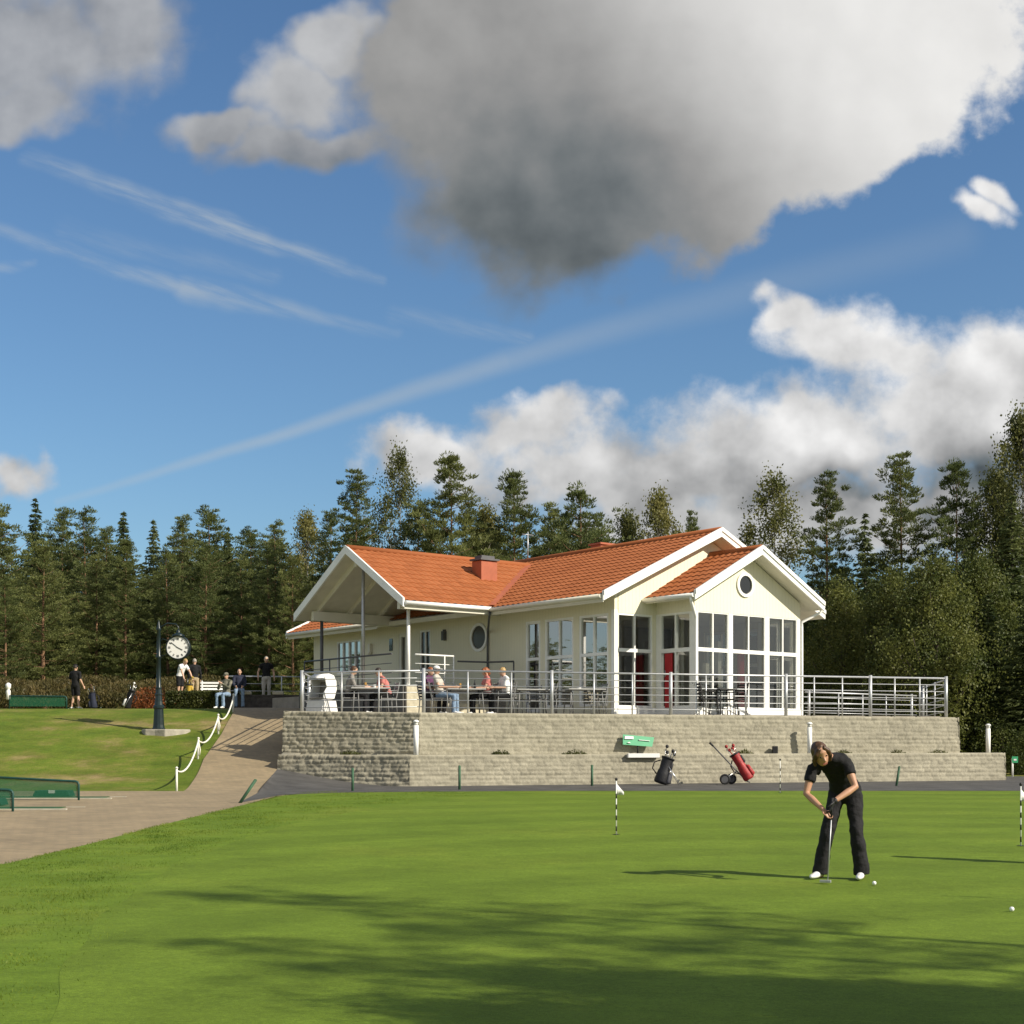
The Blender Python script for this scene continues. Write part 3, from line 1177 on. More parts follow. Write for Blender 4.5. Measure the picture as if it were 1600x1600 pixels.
round_window((0, 6.42, 5.19), (-1, 0, 0), 0.37)
round_window((BRX - 0.18, BY, 6.42), (0, -1, 0), 0.27)
mb = MB()
mb.box((-0.14, 8.22, 5.2), (-0.003, 8.34, 5.5)); mb.box((-0.1, 8.25, 5.5), (-0.003, 8.31, 5.56))
mb.build('wall_lamp', M_DKSTEEL, house)
mb = MB()
mb.box((-0.02, 11.43, 5.03), (0.0, 11.63, 5.45))
mb.build('small_window', M_DKGLASS, house)
mb = MB()
mb.box((-0.12, 12.72, 5.05), (-0.003, 12.86, 5.35)); mb.ball((-0.08, 12.79, 5.02), 0.07)
mb.build('porch_lamp', M_OFFW, house)


# --- roofs
def tiled(name, o, along, up, ln, lo, hi, parent, m=M_TILE):
    """pantiles: o eave origin, lo(b)/hi(b) limits along the eave at slope distance b"""
    o, along, up = Vector(o), Vector(along).normalized(), Vector(up).normalized()
    nrm = along.cross(up).normalized()
    if nrm.z < 0: nrm = -nrm
    amin, amax = min(lo(0), lo(ln)), max(hi(0), hi(ln))
    n = int((amax - amin) / 0.05) + 1
    a = np.linspace(amin, amax, n)
    nb = max(3, round(ln / 0.34))
    ch = ln / nb
    bs, hs, rw = [], [], []
    for i in range(nb):
        for q, h in ((0.0, 0.040), (0.5, 0.030), (1.0, 0.018)):
            bs.append((i + q) * ch); hs.append(h); rw.append(i)
    V, T = [], []
    ti = rng.random((nb, int((amax - amin) / 0.25) + 2))
    for b, h, i in zip(bs, hs, rw):
        ac = np.clip(a, lo(b), hi(b))
        w = 0.016 * np.sin(2 * np.pi * ac / 0.25) + h
        V.append(np.array(o)[None, :] + ac[:, None] * np.array(along)[None] + b * np.array(up)[None] + w[:, None] * np.array(nrm)[None])
        T.append(ti[i, ((ac - amin) / 0.25).astype(int)])
    me = np_mesh(name, np.concatenate(V), grid_faces(len(bs), n))
    set_tone(me, np.concatenate(T))
    me.polygons.foreach_set('use_smooth', np.zeros(len(me.polygons), dtype=bool))
    return link_mesh(name, me, m, parent)


def slab(mb, poly, t):
    mb.prism(poly, (0, 0, -t))


main_roof = None
y0, y1 = -GO, HLEN + GO
ln = math.hypot(RX - EX, RZ - EZ)
main_roof = tiled('roof', (EX, 0, EZ), (0, 1, 0), (RX - EX, 0, RZ - EZ), ln, lambda b: y0 + 0.03, lambda b: y1 - 0.03, house)
mr = tiled('roof_slope', (2 * RX - EX, 0, EZ), (0, 1, 0), (EX - RX, 0, RZ - EZ), ln, lambda b: y0 + 0.03, lambda b: y1 - 0.03, main_roof)
mb = MB()
mb.prism([(EX, y0 + .02, EZ - .02), (RX, y0 + .02, RZ - .02), (2 * RX - EX, y0 + .02, EZ - .02), (2 * RX - EX, y0 + .02, EZ - .17), (RX, y0 + .02, RZ - .2), (EX, y0 + .02, EZ - .17)], (0, y1 - y0 - .04, 0))
mb.build('soffit', M_SOFFIT, main_roof)
def barge(mb, e, r, e2, thick=0.05, h=0.27, top=0.09):
    """boards on a gable end: e eave, r ridge, e2 other eave (points of the tile plane)"""
    for a in (e, e2):
        d = (Vector(r) - Vector(a))
        d2 = Vector((-d.z, 0, d.x)) if abs(d.x) > 1e-6 else Vector((0, -d.z, d.y))
        poly = [Vector(a) + Vector((0, 0, top)), Vector(r) + Vector((0, 0, top)), Vector(r) + Vector((0, 0, top - h)), Vector(a) + Vector((0, 0, top - h))]
        n = d.cross(Vector((0, 0, 1))).normalized()
        mb.prism(poly, n * thick if False else (0, 0, 0)) if False else mb.prism([p - n * (thick / 2) for p in poly], n * thick)
for yy in (y0, y1):
    mb = MB()
    barge(mb, (EX - .03, yy, EZ), (RX, yy, RZ), (2 * RX - EX + .03, yy, EZ), 0.06)
    mb.build('barge_board', M_WHITE, main_roof)
mb = MB()
for yy in (y0 - 0.04,):
    barge(mb, (EX - .03, yy, EZ), (RX, yy, RZ), (2 * RX - EX + .03, yy, EZ), 0.05, 0.12, 0.10)
mb.build('verge_board', M_WHITE, main_roof)
mb = MB()
mb.tube([(RX, y0, RZ + .02), (RX, y1, RZ + .02)], 0.10, 10)
mb.build('ridge_cap', M_TILE, main_roof)
for ya, yb in ((y0 + .05, 4.66), (11.17, y1 - .05)):
    mb = MB(); mb.box((EX + .02, ya, EZ - .21), (EX + .05, yb, EZ - .03)); mb.build('fascia', M_OFFW, main_roof)
    mb = MB(); mb.tube([(EX - .05, ya, EZ - .05), (EX - .05, yb, EZ - .05)], 0.065, 8); mb.build('gutter', M_OFFW, main_roof)
# bay roof
bl = math.hypot(BRX - BX0 + BOV, BRZ - BEZ)
by0 = BY - GO
bay_roof = tiled('roof', (BX0 - BOV, 0, BEZ), (0, 1, 0), (BRX - BX0 + BOV, 0, BRZ - BEZ), bl, lambda b: by0 + .03, lambda b: -0.01, house)
tiled('roof_slope', (BX1 + BOV, 0, BEZ), (0, 1, 0), (-(BRX - BX0 + BOV), 0, BRZ - BEZ), bl, lambda b: by0 + .03, lambda b: -0.01, bay_roof)
mb = MB()
xa, xb = BX0 - BOV, BX1 + BOV
mb.prism([(xa, by0 + .02, BEZ - .02), (BRX, by0 + .02, BRZ - .02), (xb, by0 + .02, BEZ - .02), (xb, by0 + .02, BEZ - .15), (BRX, by0 + .02, BRZ - .18), (xa, by0 + .02, BEZ - .15)], (0, -by0 - .03, 0))
mb.build('soffit', M_SOFFIT, bay_roof)
mb = MB()
barge(mb, (xa - .03, by0, BEZ), (BRX, by0, BRZ), (xb + .03, by0, BEZ), 0.06, 0.27)
mb.build('barge_board', M_WHITE, bay_roof)
mb = MB()
barge(mb, (xa - .03, by0 - .04, BEZ), (BRX, by0 - .04, BRZ), (xb + .03, by0 - .04, BEZ), 0.05, 0.12, 0.10)
mb.build('verge_board', M_WHITE, bay_roof)
mb = MB()
mb.tube([(BRX, by0, BRZ + .02), (BRX, -.02, BRZ + .02)], 0.10, 10)
mb.build('ridge_cap', M_TILE, bay_roof)
for xx in (xa - .05, xb + .05):
    mb = MB(); mb.tube([(xx, by0 + .02, BEZ - .05), (xx, -.03, BEZ - .05)], 0.065, 8); mb.build('gutter', M_WHITE, bay_roof)
for pth in (((xa - .05, by0 + .12, BEZ - .1), (xa - .05, by0 + .12, BEZ - .2), (BX0 - .03, BY - .08, BEZ - .58), (BX0 - .02, BY - .08, BEZ - .8), (BX0 - .02, BY - .08, 2.62), (BX0 - .02, BY - .2, 2.6)),
            ((xb + .05, by0 + .12, BEZ - .1), (xb + .05, by0 + .12, BEZ - .2), (BX1 + .06, BY - .02, BEZ - .50), (BX1 + .05, BY - .02, BEZ - .66), (BX1 + .05, BY - .02, 2.62), (BX1 + .05, BY - .16, 2.6))):
    mb = MB()
    mb.tube(pth, 0.043, 8)
    mb.build('downpipe', M_WHITE, house)
mb = MB()
mb.tube([(EX - .05, 4.66, EZ - .1), (EX - .02, 4.75, EZ - .3), (-.05, 5.9, EZ - .62), (-.05, 5.92, 5.1), (-.05, 5.92, ZT)], 0.035, 8)
mb.build('downpipe', M_DKSTEEL, house)
# porch roof
PX0, PY0, PY1, PEZ, PRZ = -4.07, 4.73, 11.09, 5.97, 7.86
PYC = (PY0 + PY1) / 2
pl = math.hypot(PYC - PY0, PRZ - PEZ)
ve = EX + (PEZ - EZ) / SL
vr = EX + (PRZ - EZ) / SL
porch_roof = tiled('roof', (0, PY0, PEZ), (1, 0, 0), (0, PYC - PY0, PRZ - PEZ), pl, lambda b: PX0 + .03, lambda b: ve + (vr - ve) * b / pl, house)
tiled('roof_slope', (0, PY1, PEZ), (1, 0, 0), (0, PYC - PY1, PRZ - PEZ), pl, lambda b: PX0 + .03, lambda b: ve + (vr - ve) * b / pl, porch_roof)
mb = MB()
mb.prism([(PX0 + .02, PY0, PEZ - .02), (PX0 + .02, PYC, PRZ - .02), (PX0 + .02, PY1, PEZ - .02), (PX0 + .02, PY1, PEZ - .14), (PX0 + .02, PYC, PRZ - .16), (PX0 + .02, PY0, PEZ - .14)], (-PX0 - .03, 0, 0))
mb.build('soffit', M_SOFFIT, porch_roof)
mb = MB()
barge(mb, (PX0, PY0 - .03, PEZ), (PX0, PYC, PRZ), (PX0, PY1 + .03, PEZ), 0.06, 0.26)
mb.build('barge_board', M_WHITE, porch_roof)
mb = MB()
mb.tube([(PX0, PYC, PRZ + .02), (vr, PYC, PRZ + .02)], 0.10, 10)
mb.build('ridge_cap', M_TILE, porch_roof)
mb = MB()
mb.tube([(PX0 + .04, PY0 - .06, PEZ - .05), (ve - .05, PY0 - .06, PEZ - .05)], 0.065, 8)
mb.build('gutter', M_WHITE, porch_roof)
mb = MB()
mb.box((PX0 + .06, PY0 + .02, PEZ - .22), (ve - .02, PY0 + .05, PEZ - .03))
mb.build('fascia', M_OFFW, porch_roof)
for s_ in (PY0, PY1):   # metal valley gutters
    mb = MB(); mb.bar((ve, s_, PEZ + .075), (vr, PYC, PRZ + .075), 0.22, 0.012); mb.build('valley_flashing', mat('flashing', (0.40, 0.12, 0.055), 0.5, 0.1, 4.0), porch_roof)
mb = MB()
CXc = PX0 + 0.63
CY = (PY0 + .66, PYC, PY1 - .66)
for yy in (CY[0], CY[2]):
    mb.bar((CXc - .35, yy, PEZ - .02), (-.01, yy, PEZ - .02), 0.14, 0.30)
mb.bar((CXc - .3, PYC, PRZ - .38), (-.01, PYC, PRZ - .38), 0.14, 0.34)
mb.build('porch_beam', M_OFFW, house)
for xx in (CXc - .1, CXc + 1.1, CXc + 2.3):
    for sgn in (-1, 1):
        mb = MB()
        mb.bar((xx, PYC + sgn * .1, PRZ - .32), (xx, PYC + sgn * 3.0, PEZ - .06), 0.09, 0.18)
        mb.build('rafter', M_OFFW, house)
for yy, zt_, m_ in ((CY[0], PEZ - .16, M_WHITE), (CY[1], PRZ - .55, M_STEEL), (CY[2], PEZ - .16, M_DKSTEEL)):
    mb = MB()
    mb.tube([(CXc, yy, ZP - .02), (CXc, yy, zt_)], 0.055, 10)
    mb.box((CXc - .12, yy - .12, ZP), (CXc + .12, yy + .12, ZP + .03))
    mb.build('porch_column', m_, house)
# porch floor; plinth face coloured dark to stand for shade
mb = MB()
mb.box((-3.75, 5.05, 1.5), (-0.003, 11.3, ZP)); mb.box((-1.7, 11.304, 1.5), (-0.003, 16.9, ZP))
mb.build('porch_floor', M_SLAB, house)
mb = MB()
mb.box((-3.82, 5.12, 2.2), (-3.753, 11.25, ZP - .02))
mb.build('plinth', mat('shaded_plinth', (0.10, 0.095, 0.085), 0.8, 0.15, 4.0), house)
mb = MB()
mb.box((CXc - .30, CY[0] - .36, 2.4), (CXc + .30, CY[0] + .25, ZP - .03))
mb.build('stone_pier', M_STONE, house, 0.015)
mb = MB()
for k in range(5):
    mb.box((-2.9, 5.05 - .32 * (k + 1), 2.4), (-1.4, 5.05 - .32 * k - .002, ZP - .18 * (k + 1)))
mb.build('steps', M_STONE, house)
# chimney, vent, aerial
mb = MB()
mb.box((.14, 6.50, 6.4), (.78, 7.0, 7.68))
ch = mb.build('chimney', M_BRICKRED, porch_roof)
mb = MB()
mb.box((.08, 6.44, 7.70), (.84, 7.06, 7.76)); mb.box((.20, 6.56, 7.76), (.72, 6.94, 7.86))
mb.build('chimney_cap', M_DKSTEEL, ch)
mb = MB()
mb.box((4.2, 5.3, 7.6), (4.75, 5.8, 8.42)); mb.box((4.14, 5.24, 8.42), (4.81, 5.86, 8.48))
mb.build('roof_vent', M_BRICKRED, main_roof)
mb = MB()
mb.tube([(RX, 8.73, RZ), (RX, 8.73, RZ + 1.05)], 0.02, 6)
mb.tube([(RX - .25, 8.73, RZ + .95), (RX + .25, 8.73, RZ + .95)], 0.012, 6)
mb.build('aerial', M_STEEL, main_roof)
mb = MB(); mb.box((BX0 - .035, -.70, ZF + .09), (BX0 + .005, -.40, 4.38)); rd = mb.build('red_door', mat('red_paint', (0.42, 0.02, 0.025), 0.5, 0.08, 4.0), house)
mb = MB(); mb.tube([(BX0 - .06, -.44, 3.7), (BX0 - .06, -.44, 3.9)], .012, 6); mb.build('handle', M_STEEL, rd)
# interior
mb = MB()
mb.box((.17, .17, 2.5), (HWID - .17, 5.3, ZF)); mb.box((BX0 + .14, BY + .14, 2.5), (BX1 - .14, .165, ZF))
mb.build('floor', M_FLOORW, house)
mb = MB()
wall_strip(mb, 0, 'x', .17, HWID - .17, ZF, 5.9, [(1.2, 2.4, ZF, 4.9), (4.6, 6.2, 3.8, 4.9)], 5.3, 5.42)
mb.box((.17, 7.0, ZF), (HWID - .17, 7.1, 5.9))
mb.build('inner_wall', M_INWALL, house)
mb = MB()
mb.box((.17, .17, 5.75), (HWID - .17, 5.3, 5.82)); mb.box((BX0 + .15, BY + .15, 5.56), (BX1 - .15, .165, 5.6))
mb.build('ceiling', M_OFFW, house)
for (x_, y_, h_) in ((1.9, 2.2, 5.75), (3.2, 3.6, 5.75), (5.6, 2.6, 5.75), (3.55, 0.9, 5.75), (2.75, -.5, 4.2), (3.15, -.55, 4.15), (4.35, .1, 4.9), (5.75, -.6, 5.5)):
    mb = MB(); mb.box((x_, y_, ZF), (x_ + .14, y_ + .14, h_)); mb.build('inner_column', M_OFFW, house)
for (x_, y_, w) in ((3.76, -1.28, .26),):
    mb = MB()
    mb.box((x_, y_, ZF), (x_ + w, y_ + .05, 4.42))
    mb.build('red_curtain', M_RED, house)
mb = MB()
mb.box((1.0, 4.6, ZF), (4.2, 5.2, 3.8)); mb.box((.9, 4.5, 3.8), (4.3, 5.25, 3.86))
mb.build('bar_counter', mat('dark_wood', (0.05, 0.03, 0.018), 0.5, 0.3, 6), house)

# ------------------------------------------------------------------ railings
def railing(label, path, zb, h=1.12, posts=None, mids=None, rails=5, r=0.022, pr=0.05, m=M_STEEL, low=0.14):
    """path: list of 2D points; posts/mids: lists of (x, y) points of thick and thin posts"""
    root = empty('railing', (path[0][0], path[0][1], zb), 0, label, 'railing')
    o = Vector((path[0][0], path[0][1], 0))
    pts = [Vector((p[0], p[1], 0)) - o for p in path]
    mb = MB()
    mb.tube([p + Vector((0, 0, h)) for p in pts], 0.027, 8)
    mb.build('handrail', m, root)
    mb = MB()
    for k in range(rails):
        z = low + (h - low) * k / rails
        mb.tube([p + Vector((0, 0, z)) for p in pts], 0.013, 6)
    mb.build('rail', m, root)
    for q in posts or []:
        mb = MB()
        p = Vector((q[0], q[1], 0)) - o
        mb.tube([p + Vector((0, 0, -.05)), p + Vector((0, 0, h + .06))], pr, 10)
        mb.build('post', m, root)
    for q in mids or []:
        mb = MB()
        p = Vector((q[0], q[1], 0)) - o
        mb.tube([p + Vector((0, 0, -.05)), p + Vector((0, 0, h))], r, 8)
        mb.build('thin_post', m, root)
    return root


RF = lambda t: C2 + CF * t + Vector((-CF.y, CF.x)) * 0.26 + Vector((0.03, 0.0))
RLt = lambda t: C2 + CLD * t + Vector((0.262, 0.965)) * 0.28
def t_at(px, fn):
    lo_, hi_ = 0.0, 20.0
    r = (px - CX) / FPX
    best = min(np.linspace(0, 17, 3401), key=lambda t: abs(fn(t).x / fn(t).y - r))
    return float(best)
c0 = RF(0.05)
ft = [t_at(px, RF) for px in (662, 862, 1048, 1228, 1360, 1478)]
fm = [t_at(px, RF) for px in (731, 799, 928, 988, 1103, 1165, 1272, 1316, 1398, 1437)]
railing('long galvanised railing along the front edge of the terrace above the grey wall', [RF(ft[0]), RF(ft[-1])], ZT, 1.13, [RF(t) for t in ft], [RF(t) for t in fm])
lt = [t_at(px, RLt) for px in (472,)]
lm = [t_at(px, RLt) for px in (534, 592)]
railing('short galvanised railing at the left terrace end, before the white hooded chair', [RLt(lt[0]), RF(ft[0])], ZT + 0.02, 1.1, [RLt(lt[0])], [RLt(t) for t in lm])
railing('galvanised railing running back along the terrace side above the ramp', [RLt(lt[0]) + Vector((0, .1)), Vector((-6.02, 46.0))], ZT + 0.02, 1.1, [(-5.95, 42.6), (-6.02, 46.0)], [(-5.78, 40.4), (-5.97, 44.4)])
re = RF(ft[-1])
railing('galvanised railing turning back at the far right corner of the terrace', [re + Vector((.02, .1)), URB + Vector((-.3, 0))], ZT, 1.1, [URB + Vector((-.3, 0))], [re + Vector((.22, 1.9)), re + Vector((.45, 3.6))])
railing('lower galvanised railing behind the front one, right of the glazed bay', [(9.6, 47.6), (14.2, 51.0)], 2.5, 0.98, [(9.75, 47.7), (14.0, 50.9)], [(10.9, 48.5), (11.9, 49.3), (12.9, 50.1)], pr=0.045)
pr0, pr1 = HW(CXc + .12, 5.2), HW(-1.9, 5.2)
railing('white railing of the raised porch floor, beside the white column', [pr0.xy, pr1.xy], ZP, 0.95, None, [HW(CXc + 1.2, 5.2).xy, pr1.xy], rails=3, m=M_WHITE)
railing('dark handrail along the clubhouse wall under the oval window', [HW(-1.75, 5.2).xy, HW(-.75, 5.0).xy, HW(-.35, 4.2).xy], ZP - .25, 1.05, None, [HW(-.75, 5.0).xy, HW(-.35, 4.2).xy], rails=1, m=M_DKSTEEL)
pb0, pb1 = HW(CXc - .2, CY[0] + .6), HW(CXc - .2, 11.2)
railing('dark railing along the outer edge of the porch floor', [pb0.xy, pb1.xy], ZP, 1.0, None, [HW(CXc - .2, y_).xy for y_ in (7.9, 9.6, 11.2)], rails=3, m=M_DKSTEEL)

# ------------------------------------------------------------------ trees
M_PINE = leaf_mat('pine_needles', (0.082, 0.104, 0.032), (0.185, 0.212, 0.070), 0.42, 0.7)
M_SPRUCE = leaf_mat('spruce_needles', (0.056, 0.080, 0.028), (0.135, 0.162, 0.056), 0.38, 0.8)
M_BIRCH = leaf_mat('birch_leaves', (0.105, 0.115, 0.030), (0.235, 0.225, 0.070), 0.45, 0.9)
M_DECID = leaf_mat('broad_leaves', (0.056, 0.080, 0.020), (0.148, 0.166, 0.040), 0.42, 1.1)
M_BARKP = mat('pine_bark', (0.20, 0.115, 0.065), 0.95, 0.35, 4.0, 0.8, 12)
M_BARKD = mat('dark_bark', (0.085, 0.07, 0.055), 0.95, 0.3, 4.0, 0.8, 12)
M_BARKB = mat('birch_bark', (0.42, 0.40, 0.36), 0.8, 0.0, 3.0, 0.4, 8, col2=(0.14, 0.13, 0.12))


def quads(C, D, S, Ln, Wd):
    """leaf quads: centres C, long direction D, side S (n,3)"""
    D = D / (np.linalg.norm(D, axis=1, keepdims=True) + 1e-9)
    S = S - D * (S * D).sum(1, keepdims=True)
    S = S / (np.linalg.norm(S, axis=1, keepdims=True) + 1e-9)
    a = D * (Ln[:, None] / 2)
    b = S * (Wd[:, None] / 2)
    V = np.stack([C - a, C - a * .1 + b, C + a, C - a * .1 - b], 1).reshape(-1, 3)
    return V


def leaves_mesh(name, V, m):
    F = np.arange(len(V)).reshape(-1, 4)
    me = np_mesh(name, V, F)
    me.materials.append(m)
    return me


def trunk_mesh(name, H, r0, m, limbs, bend=0.25, rg=None):
    rg = rg or rng
    mb = MB()
    ph = rg.random() * 6
    path = [(bend * math.sin(z / H * 3 + ph) * z / H, bend * math.cos(z / H * 2.3 + ph) * z / H, z) for z in np.linspace(-0.3, H, 9)]
    mb.tube(path, [max(.015, r0 * (1 - .93 * i / 8) * (1.25 if i == 0 else 1)) for i in range(9)], 8)
    for a, b, r in limbs:
        a, b = Vector(a), Vector(b)
        mid = (a + b) / 2 + Vector((0, 0, -.06 * (b - a).length))
        mb.tube([a, mid, b], [r, r * .7, r * .3], 5)
    me = bpy.data.meshes.new(name)
    me.from_pydata(mb.v, [], mb.f)
    me.polygons.foreach_set('use_smooth', np.array(mb.sm, dtype=bool))
    me.materials.append(m)
    return me


def make_pine(seed, H=13.0, cb=0.2, rad=2.3, top=0.5, dens=1.0, name='pine'):
    rg = np.random.default_rng(seed)
    C, D, S, limbs = [], [], [], []
    nbt = int(H * (1 - cb) * 11)
    for kk in range(nbt):
        t = (kk + rg.random()) / nbt
        z = H * (cb + (1 - cb) * t * .985)
        an = kk * 2.39996 + rg.normal(0, .4)
        prof = rad * (min(1.0, .55 + t * 1.6) if t < .28 else max(0.05, 1 - (t - .28) / .72) ** top)
        lob = 1 + .28 * math.sin(an * 2 + z * 1.1 + seed) + .18 * math.sin(an * 3 - z * 1.9)
        Lb = prof * rg.uniform(.55, 1.12) * lob
        el = rg.uniform(-.08, .25) + t * .6
        d = np.array([math.cos(an) * math.cos(el), math.sin(an) * math.cos(el), math.sin(el)])
        base = np.array([0, 0, z])
        if kk % 2 == 0:
            limbs.append((base, base + d * Lb * .9, .040 * (1 - t * .7)))
        nt_ = max(2, int(Lb / .34))
        for q in range(nt_):
            f = .38 + .62 * (q + rg.random()) / nt_
            c = base + d * Lb * f + rg.normal(0, .10 + .14 * f, 3) * np.array([1, 1, .8])
            n = int(rg.integers(30, 46) * dens)
            rr = rg.uniform(.22, .44)
            v = rg.normal(0, 1, (n, 3))
            v /= np.linalg.norm(v, axis=1, keepdims=True)
            v[:, 2] = v[:, 2] * .6 + .25
            C.append(c + v * rr * rg.uniform(.45, 1.0, (n, 1)) * np.array([1, 1, .7]))
            D.append(v + d * .5 + np.array([0, 0, .35]) + rg.normal(0, .25, (n, 3)))
            S.append(rg.normal(0, 1, (n, 3)))
    C, D, S = np.concatenate(C), np.concatenate(D), np.concatenate(S)
    n = len(C)
    V = quads(C, D, S, rg.uniform(.12, .20, n), rg.uniform(.040, .066, n))
    return dict(kind=name, H=H, trunk=trunk_mesh('trunk', H * .97, .17, M_BARKP, limbs, .12, rg), crown=leaves_mesh('crown', V, M_PINE), n=n)


def make_spruce(seed, H=13.0, rad=1.9, dens=1.0):
    rg = np.random.default_rng(seed)
    C, D, S, limbs = [], [], [], []
    z = H * .06
    while z < H:
        t = z / H
        prof = rad * (1 - t) ** .85 + .12
        nb = 7 if t < .7 else 5
        p0 = rg.random() * 6
        for k in range(nb):
            an = p0 + k * 6.283 / nb + rg.normal(0, .25)
            Lb = prof * rg.uniform(.7, 1.15)
            base = np.array([0, 0, z])
            dr = np.array([math.cos(an), math.sin(an), 0])
            m_ = int(max(8, Lb * 46 * dens))
            f = rg.uniform(.12, 1, m_)
            drop = -.35 * f + .25 * f * f
            side = np.array([-dr[1], dr[0], 0])
            c = base + dr * (Lb * f)[:, None] + side * (rg.normal(0, .22, m_) * (1.1 - f * .7) * min(1, Lb))[:, None]
            c[:, 2] += drop * Lb - np.abs(rg.normal(0, .10, m_))
            C.append(c)
            D.append(dr * .6 + side * rg.normal(0, .7, (m_, 1)) + np.array([0, 0, -.35]) + rg.normal(0, .2, (m_, 3)))
            S.append(rg.normal(0, .5, (m_, 3)) + np.array([0, 0, .3]))
        z += rg.uniform(.22, .34)
    C, D, S = np.concatenate(C), np.concatenate(D), np.concatenate(S)
    n = len(C)
    V = quads(C, D, S, rg.uniform(.20, .36, n), rg.uniform(.06, .11, n))
    return dict(kind='spruce', H=H, trunk=trunk_mesh('trunk', H, .16, M_BARKD, [], .03, rg), crown=leaves_mesh('crown', V, M_SPRUCE), n=n)


def make_broad(seed, H=12.0, cb=.25, rad=2.4, nl=90, per=150, leaf=(.10, .17), m=None, bark=None, airy=.55, kind='birch', droop=.3, lean=0.0):
    rg = np.random.default_rng(seed)
    C, D, S, limbs = [], [], [], []
    for i in range(nl):
        t = rg.random() ** .8
        z = H * (cb + (1 - cb) * t)
        w = rad * math.sin(min(1, (t * .86 + .14)) * math.pi) ** .75 * 1.0 if t > .0 else rad
        w = max(w, .25)
        an = rg.random() * 6.283
        r = w * math.sqrt(rg.random()) * 1.0
        c = np.array([math.cos(an) * r + lean * z, math.sin(an) * r, z])
        if i % 3 == 0:
            limbs.append((np.array([0, 0, max(H * cb * .6, z - r * 1.1 - .5)]), c, .035))
        n = int(per * rg.uniform(.4, 1.3))
        rr = rg.uniform(.30, .62)
        v = rg.normal(0, 1, (n, 3)) * rr * np.array([.55, .55, .6 + .35 * droop])
        v[:, 2] -= droop * np.abs(rg.normal(0, .5, n))
        C.append(c + v)
        D.append(rg.normal(0, 1, (n, 3)) + np.array([0, 0, -droop * 1.5]))
        S.append(rg.normal(0, 1, (n, 3)))
    C, D, S = np.concatenate(C), np.concatenate(D), np.concatenate(S)
    C[:, 2] = np.maximum(C[:, 2], .05)
    n = len(C)
    Ln = rg.uniform(*leaf, n)
    V = quads(C, D, S, Ln, Ln * rg.uniform(.5, .75, n))
    return dict(kind=kind, H=H, trunk=trunk_mesh('trunk', H * .96, .13, bark or M_BARKB, limbs, .3, rg), crown=leaves_mesh('crown', V, m or M_BIRCH), n=n)


PROTO = {
    'pine_a': make_pine(1, 13, .07, 3.2, .66, 1.35),
    'pine_b': make_pine(2, 13, .12, 3.0, .70, 1.35),
    'pine_c': make_pine(3, 12, .06, 3.6, .60, 1.35),
    'pine_t': make_pine(4, 15, .34, 2.6, .62, 1.7),
    'pine_u': make_pine(5, 15, .20, 3.1, .58, 1.7),
    'pine_h': make_pine(25, 16, .66, 1.9, .5, .45),
    'spruce_a': make_spruce(6, 13, 2.1),
    'spruce_b': make_spruce(7, 13, 1.8),
    'birch_a': make_broad(8, 15, .30, 2.3, 120, 105, (.11, .19)),
    'birch_b': make_broad(9, 13, .25, 2.4, 130, 120, (.11, .19)),
    'birch_c': make_broad(10, 15, .18, 2.9, 170, 170, (.11, .19), kind='birch', droop=.5),
    'broad_a': make_broad(11, 8, .06, 2.3, 150, 260, (.075, .13), M_DECID, M_BARKD, kind='broadleaf_tree', droop=.9),
    'broad_b': make_broad(12, 9, .06, 2.0, 150, 260, (.075, .13), M_DECID, M_BARKD, kind='broadleaf_tree', droop=1.2),
    'bush': make_broad(13, 2.2, .02, 1.3, 60, 110, (.08, .14), M_DECID, M_BARKD, kind='bush', droop=.2),
}
NAMES = {'pine': 'pine_tree', 'spruce': 'spruce_tree', 'birch': 'birch_tree', 'broadleaf_tree': 'broadleaf_tree', 'bush': 'bush'}


def tree(px, top, D, proto, label, w=1.0, group='trees of the wood', z=None, rot=None):
    p = PROTO[proto]
    b = on(px, D)
    if z is not None: b.z = z
    h = CAMZ + (HY - top) / FPX * D - b.z
    s = h / p['H']
    root = empty(NAMES[p['kind']], b, random.random() * 6.28 if rot is None else rot, label, 'bush' if p['kind'] == 'bush' else 'tree', group)
    k = s * w * (0.6 + 0.4 / max(s, .3)) if s > 1 else s * w
    root.scale = (k, k, s)
    for n_ in ('trunk', 'crown'):
        o = bpy.data.objects.new(n_, p[n_])
        COL.objects.link(o)
        o.parent = root
    return root


